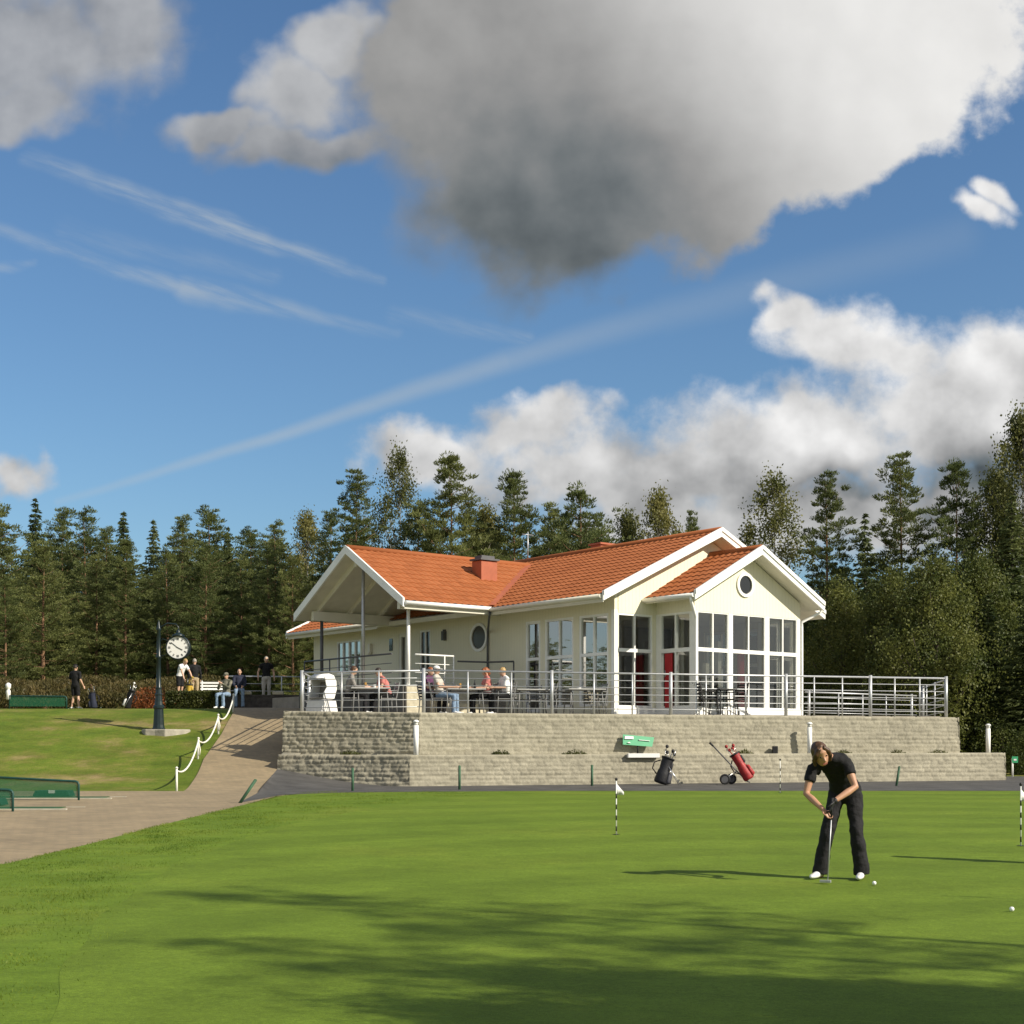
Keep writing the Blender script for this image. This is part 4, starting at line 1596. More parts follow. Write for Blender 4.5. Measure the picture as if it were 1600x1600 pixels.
T = [
 # left wood, back row (silhouette against the sky)
 (-8, 792, 74, 'pine_c', 'pine at the left edge of the photo, cut by the frame', 1.1),
 (55, 779, 84, 'spruce_a', 'tallest dark pointed spruce at the far left', 1.0),
 (98, 794, 86, 'pine_b', 'pine just right of the tallest dark spruce on the left', 1.0),
 (133, 798, 82, 'pine_a', 'rounded pine crown second right of the tallest left spruce', 1.0),
 (165, 824, 84, 'pine_b', 'shorter pine in the dip of the left treeline before the next pointed spruce', .9),
 (193, 798, 82, 'spruce_b', 'pointed spruce above the post clock\'s left side in the left treeline', 1.1),
 (240, 811, 84, 'spruce_b', 'narrow spruce directly above the post clock', 1.0),
 (284, 806, 82, 'pine_b', 'slim pine above and slightly right of the clock face', .9),
 (328, 794, 80, 'pine_b', 'tallest pine between the post clock and the porch gable', 1.15),
 (356, 822, 82, 'spruce_b', 'narrow spruce right of the tallest pine between clock and porch', .9),
 (392, 826, 82, 'pine_b', 'pine at the low point of the treeline above the brick ramp', .9),
 (430, 818, 80, 'pine_a', 'pine standing left of the porch gable end', .9),
 (480, 806, 78, 'birch_b', 'thin yellowish birch just left of the porch roof peak', .8),
 # left wood, front row
 (68, 851, 68, 'pine_c', 'full light green pine with pale trunk behind the man in shorts', 1.15),
 (8, 905, 66, 'pine_a', 'lower pine at the left edge in front of the wood', 1.1),
 (150, 868, 70, 'pine_a', 'middle-height pine between the pale-trunked pine and the clock', 1.0),
 (196, 842, 69, 'pine_u', 'pine with reddish bare lower trunk left of the clock post', .9),
 (262, 858, 70, 'pine_a', 'dark pine directly behind the clock face', 1.0),
 (322, 850, 68, 'pine_a', 'broad layered pine between the clock and the ramp', 1.1),
 (376, 872, 70, 'pine_c', 'dark pine behind the man standing in the black T-shirt', .9),
 (420, 858, 68, 'pine_a', 'pine touching the left eave of the porch roof', 1.0),
 (458, 872, 66, 'pine_c', 'low dark pine squeezed beside the porch gable', .8),
 # behind the house
 (556, 738, 66, 'pine_t', 'dark pine with ragged arms above the porch roof peak', .95),
 (515, 800, 68, 'pine_a', 'small pine left of the ragged pine over the porch peak', .8),
 (622, 704, 72, 'birch_a', 'tall airy birch with yellowing leaves behind the porch roof', .75),
 (655, 790, 70, 'pine_c', 'dark pine filling the gap under the airy birch', .9),
 (703, 711, 68, 'pine_u', 'biggest pine behind the porch roof, right of the airy birch', .95),
 (758, 800, 72, 'birch_b', 'yellow-green birch behind the chimney', .8),
 (803, 737, 70, 'pine_u', 'tall pine behind the roof aerial', .9),
 (905, 764, 72, 'pine_c', 'broad pine right of the roof aerial with sky on its right', 1.0),
 (865, 792, 74, 'pine_a', 'pine in the notch behind the aerial', .9),
 (1030, 774, 78, 'birch_b', 'yellow-green rounded birch above the main roof ridge', .72),
 (982, 806, 80, 'birch_b', 'low brownish birch left of the rounded one above the ridge', .8),
 (1080, 803, 84, 'pine_t', 'tiny pine top peeping over the ridge beside the main gable', .55),
 # right of the house
 (1207, 744, 66, 'birch_a', 'grey-green birch behind the bay gable', 1.0),
 (1293, 743, 62, 'pine_t', 'slender tall pine just right of the bay gable', .85),
 (1352, 803, 68, 'spruce_a', 'dark spruce between the two slender pines on the right', 1.0),
 (1407, 713, 62, 'pine_t', 'tallest slender pine against the grey cloud on the right', .9),
 (1492, 721, 58, 'pine_u', 'broad bushy pine right of the tallest slender one', .85),
 (1598, 648, 58, 'birch_c', 'tall birch at the right edge of the photo', .8),
 (1556, 740, 60, 'birch_c', 'birch with thick dark crown beside the right-edge birch', .75),
 (1650, 760, 58, 'birch_b', 'birch leaning in from beyond the right edge', .8),
 (1582, 775, 56, 'spruce_a', 'full spruce, dark needles for shade, under the right-edge birch', 1.3),  # darker tree kind put in where the right edge lies in shade
 (1530, 880, 55, 'broad_b', 'dark drooping broadleaf right of the terrace corner', 1.2),
 (1462, 885, 53, 'broad_a', 'light green drooping broadleaf behind the right end of the terrace', 1.15),
 (1395, 900, 55, 'broad_b', 'broadleaf behind the terrace railing\'s thick post on the right', 1.1),
 (1320, 925, 57, 'broad_a', 'rounded dark broadleaf just right of the bay downpipe', 1.1),
 (1262, 960, 62, 'broad_b', 'low broadleaf half hidden by the bay\'s right corner', 1.0),
 (1545, 930, 53, 'spruce_a', 'bushy spruce, dark needles for shade, behind the white bollard on the right', 1.7),  # added dark spruce, its needle colour standing for shade
 (1615, 900, 52, 'spruce_b', 'spruce, dark needles for shade, at the right edge below the tall birch', 1.7),  # added dark crown, shade of the edge given by its colour
]
for q in T:
    tree(*q[:5], w=q[5])
# rest of the wood reads as one dark mass between and behind these trees
def mass(name, spots):
    Vs = []
    for (x, y, top_z, pr, w) in spots:
        p = PROTO[pr]
        me = p['crown']
        n = len(me.vertices)
        a = np.empty(n * 3, dtype=np.float32)
        me.vertices.foreach_get('co', a)
        a = a.reshape(-1, 4, 3)
        a = a[rng.random(len(a)) < .62]
        z0 = gz(x, y)
        s = (top_z - z0) / p['H']
        an = rng.random() * 6.28
        ca, sa = math.cos(an), math.sin(an)
        b = a.copy()
        b[..., 0] = (a[..., 0] * ca - a[..., 1] * sa) * s * w + x
        b[..., 1] = (a[..., 0] * sa + a[..., 1] * ca) * s * w + y
        b[..., 2] = a[..., 2] * s + z0
        Vs.append(b.reshape(-1, 3))
    me = leaves_mesh(name, np.concatenate(Vs), M_PINE)
    o = link_mesh(name, me, None)
    o['kind'] = 'stuff'
    return o
sp_ = []
for i in range(46):
    px = rng.uniform(-140, 500)
    D = rng.uniform(86, 104)
    sp_.append(((px - CX) / FPX * D, D, CAMZ + (HY - rng.uniform(835, 900)) / FPX * D, ['spruce_a', 'pine_a', 'pine_c'][i % 3], 1.5))
for i in range(16):
    px = -140 + i * 42 + rng.uniform(-10, 10)
    D = rng.uniform(76, 80)
    sp_.append(((px - CX) / FPX * D, D, CAMZ + (HY - rng.uniform(880, 940)) / FPX * D, ['spruce_a', 'pine_c'][i % 2], 1.6))
for i in range(16):
    px = rng.uniform(500, 960)
    D = rng.uniform(78, 92)
    sp_.append(((px - CX) / FPX * D, D, CAMZ + (HY - rng.uniform(820, 870)) / FPX * D, 'pine_c', 1.4))
for i in range(22):
    px = rng.uniform(1230, 1600)
    D = rng.uniform(70, 86)
    sp_.append(((px - CX) / FPX * D, D, CAMZ + (HY - rng.uniform(900, 960)) / FPX * D, ['broad_a', 'broad_b', 'pine_c'][i % 3], 1.5))
for i in range(14):
    sp_.append((-50 - rng.uniform(0, 14), 44 + i * 2.0, rng.uniform(8.0, 10.0), 'pine_c', 1.5))
mass('distant_wood', sp_)
# trees beyond the right edge that throw the long shadows over the green
for i, (x, y, h, pr, w) in enumerate(((8.2, 4.4, 6.6, 'broad_a', .85), (9.8, 4.9, 7.4, 'broad_b', .8), (15.4, 5.5, 14.0, 'pine_h', .85), (14.2, 3.0, 12.6, 'pine_h', .8), (16.4, 3.6, 13.0, 'pine_h', .9), (12.6, 3.2, 10.6, 'pine_h', .9), (11.4, 4.4, 8.0, 'broad_b', .7), (10.8, 2.9, 7.7, 'broad_a', .75), (9.2, 3.4, 6.4, 'pine_c', .7), (9.4, 2.0, 7.2, 'broad_b', .7))):
    p = PROTO[pr]
    root = empty(NAMES[p['kind']], (x, y, gz(x, y)), i * 1.7, 'tree standing beyond the right edge of the green, seen only by the shadow it throws', 'tree', 'trees shading the green')
    s = h / p['H']
    root.scale = (s * w, s * w, s)
    for n_ in ('trunk', 'crown'):
        o = bpy.data.objects.new(n_, p[n_]); COL.objects.link(o); o.parent = root


# ------------------------------------------------------------------ heather bed, hedge, ledge plants, fringe grass
def scatter_leaves(name, pts, m, ln, wd, up=.8, kind='stuff', parent=None):
    n = len(pts)
    D = rng.normal(0, 1, (n, 3)); D[:, 2] = np.abs(D[:, 2]) + up
    V = quads(pts, D, rng.normal(0, 1, (n, 3)), rng.uniform(*ln, n), rng.uniform(*wd, n))
    o = link_mesh(name, leaves_mesh(name, V, m), None, parent)
    if kind: o['kind'] = kind
    return o
M_HEATH = leaf_mat('heather', (0.075, 0.070, 0.022), (0.180, 0.130, 0.048), 0.35, 1.1)
M_HEDGE = leaf_mat('hedge_leaves', (0.050, 0.062, 0.014), (0.120, 0.125, 0.030), 0.3, 1.5)
n = 42000
px = rng.uniform(-60, 345, n); D = rng.uniform(60.0, 67.0, n)
x = (px - CX) / FPX * D
nz_ = np.sin(x * 1.3 + D * .7) * .12 + np.sin(x * 3.1 - D * 1.9) * .08
hh = (.62 + nz_ + .75 * sstep(60, 63.5, D)) * np.sqrt(rng.random(n))
scatter_leaves('heather', np.stack([x, D, terrain(x, D) + hh], 1), M_HEATH, (.10, .22), (.03, .07))
hd = empty('hedge', on(303, 56.0), 0, 'clipped low green hedge under the clock face at the top of the lawn', 'hedge')
n = 9000
hx = rng.uniform(-.95, .95, n); hy = rng.uniform(-.45, .45, n); hz = rng.uniform(.02, .62, n)
sh = rng.random(n) < .7
f = rng.integers(0, 3, n)
hx = np.where(sh & (f == 0), np.sign(hx) * .95, hx); hy = np.where(sh & (f == 1), -.45, hy); hz = np.where(sh & (f == 2), .62, hz)
pts = np.stack([hx, hy, hz], 1) + rng.normal(0, .03, (n, 3))
D_ = rng.normal(0, 1, (n, 3)); V = quads(pts, D_, rng.normal(0, 1, (n, 3)), rng.uniform(.06, .12, n), rng.uniform(.03, .06, n))
link_mesh('foliage', leaves_mesh('foliage', V, M_HEDGE), None, hd)
M_ORANGE = leaf_mat('orange_leaves', (0.16, 0.05, 0.015), (0.34, 0.11, 0.03), 0.3, 2.0)


def low_plant(px, py, D, r, h, m, name, label, cat='plant', group=None, n=500, z=None, ln=(.06, .13)):
    b = on(px, D) if py is None else P(px, py, D)
    if z is not None: b.z = z
    root = empty(name, b, 0, label, cat, group)
    a = rng.random(n) * 6.283; q = np.sqrt(rng.random(n)) * r
    zz = h * rng.random(n) * np.sqrt(np.clip(1 - (q / r) ** 2, .05, 1))
    pts = np.stack([np.cos(a) * q, np.sin(a) * q * .6, zz], 1)
    scatter_leaves('foliage', pts, m, ln, (.02, .05), .6, None, root)
    return root
low_plant(238, None, 59.3, 1.1, .95, M_ORANGE, 'shrub', 'rusty orange shrub behind the clock post', 'shrub', n=2600, ln=(.08, .16))
for i, (px, r, lb) in enumerate(((547, .28, 'small green tuft on the ledge in the middle of the left wall face'), (783, .26, 'flat dark weed on the ledge between corner bollard and banner'),
                                 (897, .36, 'spreading dry weed on the ledge just left of the green banner'), (1163, .28, 'weed on the ledge behind the red golf bag'),
                                 (1318, .26, 'dark weed on the ledge just right of the putting woman'), (1403, .26, 'dark weed on the ledge right of the woman, middle one of three'), (1466, .34, 'bushiest dark weed near the right end of the ledge'))):
    q = (px - CX) / FPX
    line = (lambda t: C1 + CF * t + Vector((-CF.y, CF.x)) * .26) if px > 650 else (lambda t: C1 + CLD * t + Vector((.17, .985)) * .3)
    t = min(np.linspace(0, 18, 3601), key=lambda t: abs(line(t).x / line(t).y - q))
    p = line(float(t))
    root = empty('weed', (p.x, p.y, ZL - .02), 0, lb, 'plant', 'weeds on the wall ledge')
    n = 260
    a = rng.random(n) * 6.283; d = np.sqrt(rng.random(n)) * r
    pts = np.stack([np.cos(a) * d, np.sin(a) * d * .4, rng.random(n) * .16 * np.clip(1 - d / r + .3, 0, 1)], 1)
    scatter_leaves('foliage', pts, M_HEDGE, (.05, .12), (.015, .035), .5, None, root)
# grass blades of the unmown fringe
M_BLADE = leaf_mat('grass_blades', (0.070, 0.135, 0.012), (0.200, 0.265, 0.034), 0.5, 2.2)
n = 130000
yy = 8.0 + 27 * rng.random(n) ** 1.4
lo_ = np.array([path_right(t) for t in yy]); hi_ = np.array([gl(t) for t in yy])
lo_ = np.maximum(lo_, -.36 * yy - .4)
u = rng.random(n)
xx = lo_ - .06 + (hi_ - lo_ + .9 * rng.random(n) ** 2) * u
ok = (hi_ > lo_ + .05) & (rng.random(n) < sstep(8.0, 17.0, yy + rng.normal(0, 1.0, n)))
xx, yy = xx[ok], yy[ok]
# tufts: keep clumps
keep = (np.sin(xx * 2.7 + yy * 1.3) + np.sin(xx * 5.1 - yy * 2.2) + np.sin(yy * 4.3)) * .33 + rng.normal(0, .4, len(xx)) > .05
xx, yy = xx[keep], yy[keep]
n = len(xx)
hgt = rng.uniform(.016, .042, n) * np.clip((1 - u[ok][keep]) * 2.5 + .30, .30, 1)
pts = np.stack([xx, yy, terrain(xx, yy) + .022 + hgt * .4], 1)
D_ = rng.normal(0, .55, (n, 3)); D_[:, 2] = 1
V = quads(pts, D_, rng.normal(0, 1, (n, 3)), hgt * 1.2, rng.uniform(.005, .010, n))
o = link_mesh('fringe_tufts', leaves_mesh('fringe_tufts', V, M_BLADE), None)
o['kind'] = 'stuff'

# ------------------------------------------------------------------ people
M_SKIN = mat('skin', (0.46, 0.25, 0.155), 0.5, 0.08, 9.0)
M_SKIN2 = mat('pale_skin', (0.55, 0.34, 0.235), 0.5, 0.08, 9.0)
M_HAIRB = mat('brown_hair', (0.075, 0.038, 0.018), 0.5, 0.45, 30.0)
M_HAIRD = mat('dark_hair', (0.025, 0.017, 0.012), 0.5, 0.3, 30.0)
M_HAIRY = mat('blond_hair', (0.38, 0.25, 0.10), 0.5, 0.3, 30.0)
M_HAIRG = mat('grey_hair', (0.30, 0.27, 0.23), 0.6, 0.3, 30.0)
M_HAIRR = mat('auburn_hair', (0.24, 0.075, 0.025), 0.5, 0.3, 30.0)
M_CBLK = mat('black_cloth', (0.006, 0.006, 0.007), 0.85, 0.2, 8.0, 0.3, 60)
M_CCHAR = mat('charcoal_cloth', (0.0095, 0.009, 0.011), 0.85, 0.2, 8.0, 0.3, 60)
M_CNAVY = mat('navy_cloth', (0.018, 0.022, 0.042), 0.85, 0.2, 8.0)
M_CJEAN = mat('jeans', (0.19, 0.27, 0.38), 0.85, 0.2, 10.0)
M_CWHITE = mat('white_cloth', (0.74, 0.73, 0.71), 0.85, 0.04, 8.0)
M_CBEIGE = mat('beige_cloth', (0.40, 0.31, 0.19), 0.85, 0.12, 8.0)
M_CGREY = mat('grey_cloth', (0.22, 0.205, 0.185), 0.85, 0.15, 8.0)
M_CCAMO = mat('mottled_cloth', (0.24, 0.22, 0.17), 0.85, 0.0, 9.0, col2=(0.07, 0.075, 0.05))
M_CPINK = mat('pink_cloth', (0.50, 0.17, 0.15), 0.85, 0.12, 8.0)
M_CPURP = mat('purple_cloth', (0.10, 0.035, 0.09), 0.85, 0.12, 8.0)
M_CLTROU = mat('light_trousers', (0.45, 0.42, 0.37), 0.85, 0.08, 8.0)
M_EYE = mat('eye', (0.012, 0.009, 0.008), 0.25)
M_LIP = mat('lip', (0.33, 0.11, 0.085), 0.5)
M_SHOE = mat('white_leather', (0.74, 0.74, 0.73), 0.4, 0.05, 8.0)


FOLD = bpy.data.textures.new('folds', 'CLOUDS')
FOLD.noise_scale = 0.11
FOLD.noise_depth = 2


def remesh(mb, name, m, parent, voxel, smooth_it=2, fold=0.0):
    me = bpy.data.meshes.new('tmp')
    me.from_pydata(mb.v, [], mb.f)
    bm = bmesh.new(); bm.from_mesh(me)
    bmesh.ops.recalc_face_normals(bm, faces=bm.faces)
    bm.to_mesh(me); bm.free()
    o = bpy.data.objects.new('tmp', me)
    COL.objects.link(o)
    r = o.modifiers.new('r', 'REMESH')
    r.mode = 'VOXEL'; r.voxel_size = voxel; r.use_smooth_shade = True
    if smooth_it:
        s = o.modifiers.new('s', 'SMOOTH'); s.factor = 0.5; s.iterations = smooth_it
    if fold:
        s = o.modifiers.new('f', 'DISPLACE'); s.texture = FOLD; s.strength = fold; s.mid_level = 0.5; s.texture_coords = 'LOCAL'
    dg = bpy.context.evaluated_depsgraph_get()
    me2 = bpy.data.meshes.new_from_object(o.evaluated_get(dg))
    bpy.data.objects.remove(o)
    me2.name = name
    me2.materials.clear()
    return link_mesh(name, me2, m, parent)


def lerp(a, b, t): return Vector(a) * (1 - t) + Vector(b) * t


def hand(mb, wrist, direc, palm_n, curl=.35, s=1.0, fr=.010, side=1):
    """palm plus four bent fingers and a thumb; palm_n = way the palm faces"""
    w, d, n = Vector(wrist), Vector(direc).normalized(), Vector(palm_n)
    n = (n - d * n.dot(d)).normalized()
    sd = d.cross(n) * side
    mb.loft([w - d * .015, w + d * .02 * s, w + d * .05 * s, w + d * .088 * s], [.024 * s, .034 * s, .041 * s, .038 * s], [.019 * s, .017 * s, .016 * s, .013 * s], sd, 10)
    for k, (off, L) in enumerate(((-.029, .066), (-.010, .077), (.010, .072), (.028, .058))):
        p = w + d * .078 * s + sd * off * s
        pts = [p - d * .02]
        dd = d.copy()
        for j in range(3):
            pts.append(p.copy())
            p = p + dd * (L * s * (.45, .32, .23)[j])
            a = curl * (1.0, 1.3, .9)[j] * .9
            dd = (dd * math.cos(a) + n * math.sin(a)).normalized()
        pts.append(p)
        mb.tube(pts, [fr, fr, fr * .95, fr * .9, fr * .75], 7)
    p = w + d * .022 * s - sd * .028 * s
    q = p + (d * .65 - sd * .75 + n * .25).normalized() * .035 * s
    e = q + (d * .9 - sd * .15 + n * .5).normalized() * .036 * s
    mb.tube([p, q, e, e + (d * .8 + n * .4).normalized() * .012 * s], [fr * 1.25, fr * 1.15, fr, fr * .8], 7)


def stand(H=1.75):
    k = H / 1.75
    J = dict(pel=(0, .0, .95), chest=(0, .01, 1.27), neck=(0, .015, 1.49), head=(0, -.01, 1.63), face=(0, -1, -.05),
             shL=(.185, .01, 1.43), shR=(-.185, .01, 1.43), elL=(.24, .03, 1.14), elR=(-.24, .03, 1.14), wrL=(.25, -.06, .90), wrR=(-.25, -.06, .90),
             hipL=(.09, 0, .93), hipR=(-.09, 0, .93), knL=(.10, -.03, .50), knR=(-.10, -.03, .50), anL=(.11, .02, .09), anR=(-.11, .02, .09),
             toeL=(.125, -.16, .03), toeR=(-.125, -.16, .03))
    return {a: (Vector(v) * k if a != 'face' else Vector(v)) for a, v in J.items()}


def sit(seat=.45):
    J = stand()
    dz = seat + .10 - .95
    for a in ('pel', 'chest', 'neck', 'head', 'shL', 'shR', 'elL', 'elR', 'wrL', 'wrR'):
        J[a] = J[a] + Vector((0, .08, dz))
    for s_, x in (('L', .1), ('R', -.1)):
        J['hip' + s_] = Vector((x * .9, .06, seat + .09))
        J['kn' + s_] = Vector((x * 1.3, -.38, seat + .07))
        J['an' + s_] = Vector((x * 1.3, -.36, .09))
        J['toe' + s_] = Vector((x * 1.4, -.55, .03))
        J['wr' + s_] = Vector((x * 1.3, -.28, seat + .20))
        J['el' + s_] = Vector((x * 2.3, -.02, seat + .30))
    return J


def person(loc, yaw, label, J, top, legs, hair, skin=M_SKIN, shoe=M_BLACK, sleeve=.45, short=None, cap=None, voxel=.017, detail=False, flare=0.0, long_hair=False, hands=None, group=None, glove=None):
    root = empty('person', loc, yaw, label, 'person', group)
    up = Vector((0, 0, 1))
    r_sh = (J['shL'] - J['shR']).normalized()
    r_hp = (J['hipL'] - J['hipR']).normalized()
    fr = .0085 if detail else .012
    # ---- body
    mb = MB()
    sp_ = (J['chest'] - J['pel']).normalized()
    rg_ = [r_hp, r_hp, (r_hp + r_sh).normalized(), r_sh, r_sh, r_sh]
    tp = [J['pel'] - sp_ * .09, J['pel'] + sp_ * .02, lerp(J['pel'], J['chest'], .5), J['chest'], lerp(J['chest'], J['neck'], .66), lerp(J['chest'], J['neck'], .98)]
    RX_, RY_ = [.13, .155, .125, .15, .145, .06], [.095, .105, .09, .11, .085, .055]
    mb.loft(tp, RX_, RY_, rg_, 16)
    hd = J['hup'].normalized() if 'hup' in J else (J['head'] - J['neck']).normalized()
    hs = J.get('hs', 1.0)
    mb.tube([lerp(J['chest'], J['neck'], .85), J['neck'], J['head'] - hd * .03], [.058, .052, .05], 10)
    fc = Vector(J['face']).normalized()
    fc = (fc - hd * fc.dot(hd)).normalized()
    rt = hd.cross(fc) * -1
    Hc = J['head']
    hp = [Hc + hd * (a * hs) + fc * (b * hs) for a, b in ((-.115, .03), (-.085, .022), (-.04, .012), (.01, 0), (.06, 0), (.098, 0), (.118, 0))]
    mb.loft(hp, [q * hs for q in (.026, .05, .066, .074, .073, .052, .022)], [q * hs for q in (.036, .072, .088, .095, .094, .068, .028)], rt, 16)
    mb.tube([Hc + (fc * .085 + hd * .012) * hs, Hc + (fc * .110 - hd * .028) * hs, Hc + (fc * .088 - hd * .036) * hs], [.010 * hs, .016 * hs, .011 * hs], 7)   # nose
    for s_ in (-1, 1):
        mb.ball(Hc + (rt * (.076 * s_) - fc * .005 - hd * .01) * hs, (.016, .022, .030), 8, 5)      # ears
    for S in 'LR':
        sg = 1 if S == 'L' else -1
        sh, el, wr = J['sh' + S], J['el' + S], J['wr' + S]
        mb.tube([lerp(sh, J['chest'], .25), sh, lerp(sh, el, .5), el, lerp(el, wr, .35), wr], [.06, .054, .047, .039, .040, .027], 10)
        dd = (wr - el).normalized()
        hv = (hands or {}).get(S)
        if hv:
            hand(mb, wr, hv[0], hv[1], hv[2], 1.0, fr, hv[3])
        else:
            hand(mb, wr, dd, -r_sh * sg + fc * .4, .35, 1.0, fr, sg)
        hip, kn, an, toe = J['hip' + S], J['kn' + S], J['an' + S], J['toe' + S]
        mb.tube([lerp(hip, J['pel'], .3), hip, lerp(hip, kn, .5), kn, lerp(kn, an, .35), an], [.085, .084, .068, .052, .053, .034], 10)
        heel = an + (an - toe) * .25; heel.z = toe.z + .005
        mb.tube([heel, lerp(heel, toe, .5) + Vector((0, 0, .01)), toe], [.032, .036, .028], 8)
    remesh(mb, 'body', skin, root, voxel if not detail else .0075, 2)
    vc = voxel if not detail else .010
    # ---- top
    mb = MB()
    tp2 = [J['pel'] - sp_ * .03] + tp[1:]
    mb.loft(tp2[:5] + [lerp(J['chest'], J['neck'], .86)], [.172, .180, .150, .168, .160, .075], [.118, .122, .112, .128, .102, .070], rg_, 18)
    for S in 'LR':
        sh, el, wr = J['sh' + S], J['el' + S], J['wr' + S]
        if sleeve > 1:
            pts = [lerp(sh, J['chest'], .25), sh, lerp(sh, el, .5), el, lerp(el, wr, .5), lerp(el, wr, min(1, sleeve - 1))]
            rad = [.072, .068, .060, .054, .048, .040]
        else:
            pts = [lerp(sh, J['chest'], .25), sh, lerp(sh, el, sleeve * .5), lerp(sh, el, sleeve)]
            rad = [.072, .070, .064, .064]
        mb.tube(pts, rad, 12)
    nb_ = lerp(J['chest'], J['neck'], .80)
    mb.tube([J['shL'], lerp(J['shL'], nb_, .5) + sp_ * .012, nb_ + sp_ * .02, lerp(J['shR'], nb_, .5) + sp_ * .012, J['shR']], [.060, .066, .074, .066, .060], 12)
    remesh(mb, 'shirt', top, root, vc, 3, .030)
    # ---- legs
    mb = MB()
    mb.loft([J['pel'] - sp_ * .10, J['pel'] - sp_ * .03, J['pel'] + sp_ * .06], [.140, .180, .172], [.112, .128, .120], r_hp, 16)
    for S in 'LR':
        hip, kn, an = J['hip' + S], J['kn' + S], J['an' + S]
        if short:
            e = lerp(hip, kn, short)
            mb.tube([lerp(hip, J['pel'], .35), hip, lerp(hip, e, .5), e], [.095, .098, .090, .088], 12)
        else:
            lo_ = an + Vector((0, 0, -.035))
            mb.tube([lerp(hip, J['pel'], .35), hip, lerp(hip, kn, .5), kn, lerp(kn, an, .5), lo_], [.094, .098, .086, .070 + flare * .35, .064 + flare * .6, .062 + flare], 14)
    remesh(mb, 'shorts' if short else 'trousers', legs, root, vc, 2, .034)
    for S in 'LR':
        an, toe = J['an' + S], J['toe' + S]
        mb = MB()
        heel = an + (an - toe) * .28; heel.z = toe.z + .012
        sr = (toe - heel).cross(up)
        mb.loft([heel, lerp(heel, toe, .35) + Vector((0, 0, .018)), lerp(heel, toe, .7) + Vector((0, 0, .004)), toe, toe + (toe - heel).normalized() * .035 - Vector((0, 0, .006))], [.032, .040, .045, .038, .016], [.034, .044, .034, .026, .012], sr, 12)
        remesh(mb, 'shoe', shoe, root, .012, 2)
    # ---- hair, cap, face
    mb = MB()
    back = [Hc + (hd * a + fc * b) * hs for a, b in ((-.04, -.045), (.03, -.018), (.085, -.004), (.128, .004))]
    mb.loft(back, [q * hs for q in (.072, .086, .074, .030)], [q * hs for q in (.070, .094, .092, .040)], rt, 14)
    if long_hair:
        for s_ in (-1, 1):
            mb.tube([Hc + (hd * .10 + fc * .055 + rt * .02 * s_) * hs, Hc + (hd * .05 + fc * .062 + rt * .062 * s_) * hs, Hc + (hd * -.03 + fc * .030 + rt * .086 * s_) * hs, Hc + (hd * -.10 + fc * .020 + rt * .080 * s_) * hs], [.026, .030, .028, .016], 8)
        mb.tube([Hc + (hd * .05 - fc * .07) * hs, Hc + (hd * -.05 - fc * .085) * hs, Hc + (hd * -.12 - fc * .07) * hs], [.066, .062, .035], 10)
    remesh(mb, 'hair', hair, root, .011 if not detail else .008, 2)
    if cap:
        mb = MB()
        mb.loft([Hc + hd * .035, Hc + hd * .085, Hc + hd * .125, Hc + hd * .14], [.090, .084, .055, .01], [.106, .100, .066, .01], rt, 14)
        mb.loft([Hc + hd * .045 + fc * .06, Hc + hd * .035 + fc * .17], [.075, .055], [.010, .007], rt, 10)
        mb.build('cap', cap, root)
    for s_ in (-1, 1):
        mb = MB()
        mb.ball(Hc + (fc * .086 + rt * .030 * s_ + hd * .014) * hs, (.012, .012, .008), 8, 5)
        mb.build('eye', M_EYE, root)
    mb = MB()
    mb.bar(Hc + (fc * .094 - rt * .022 - hd * .068) * hs, Hc + (fc * .094 + rt * .022 - hd * .068) * hs, .012, .010, hd)
    mb.build('mouth', M_LIP, root)
    if glove:
        S = glove
        el, wr = J['el' + S], J['wr' + S]
        mb = MB()
        hv = hands[S]
        hand(mb, wr, hv[0], hv[1], hv[2], 1.08, fr * 1.18, hv[3])
        mb.tube([lerp(el, wr, .90), wr], [.034, .034], 10)
        remesh(mb, 'glove', M_BLACK, root, .0075, 1)
    return root


# the putting woman: joints measured in metres from the point between her feet
# (x right, y away from the camera, z up)
def golfer_joints():
    J = {}
    V = Vector
    J['pel'] = V((.095, .14, .985)); J['chest'] = V((.02, -.02, 1.245)); J['neck'] = V((-.085, -.215, 1.375)); J['head'] = V((-.180, -.355, 1.405)); J['hup'] = V((-.16, -.50, .85)); J['hs'] = 1.10
    J['face'] = V((.42, -.80, -.45))
    J['shL'] = V((.100, -.16, 1.310)); J['shR'] = V((-.275, -.165, 1.240))
    J['elL'] = V((.195, -.30, 1.045)); J['elR'] = V((-.335, -.235, .965))
    J['wrL'] = V((-.035, -.46, .890)); J['wrR'] = V((-.150, -.455, .800))
    J['hipL'] = V((.185, .13, .945)); J['hipR'] = V((-.005, .14, .935))
    J['knL'] = V((.215, .02, .520)); J['knR'] = V((-.110, .03, .510))
    J['anL'] = V((.270, .075, .09)); J['anR'] = V((-.190, .075, .09))
    J['toeL'] = V((.235, -.11, .032)); J['toeR'] = V((-.275, -.09, .032))
    return J


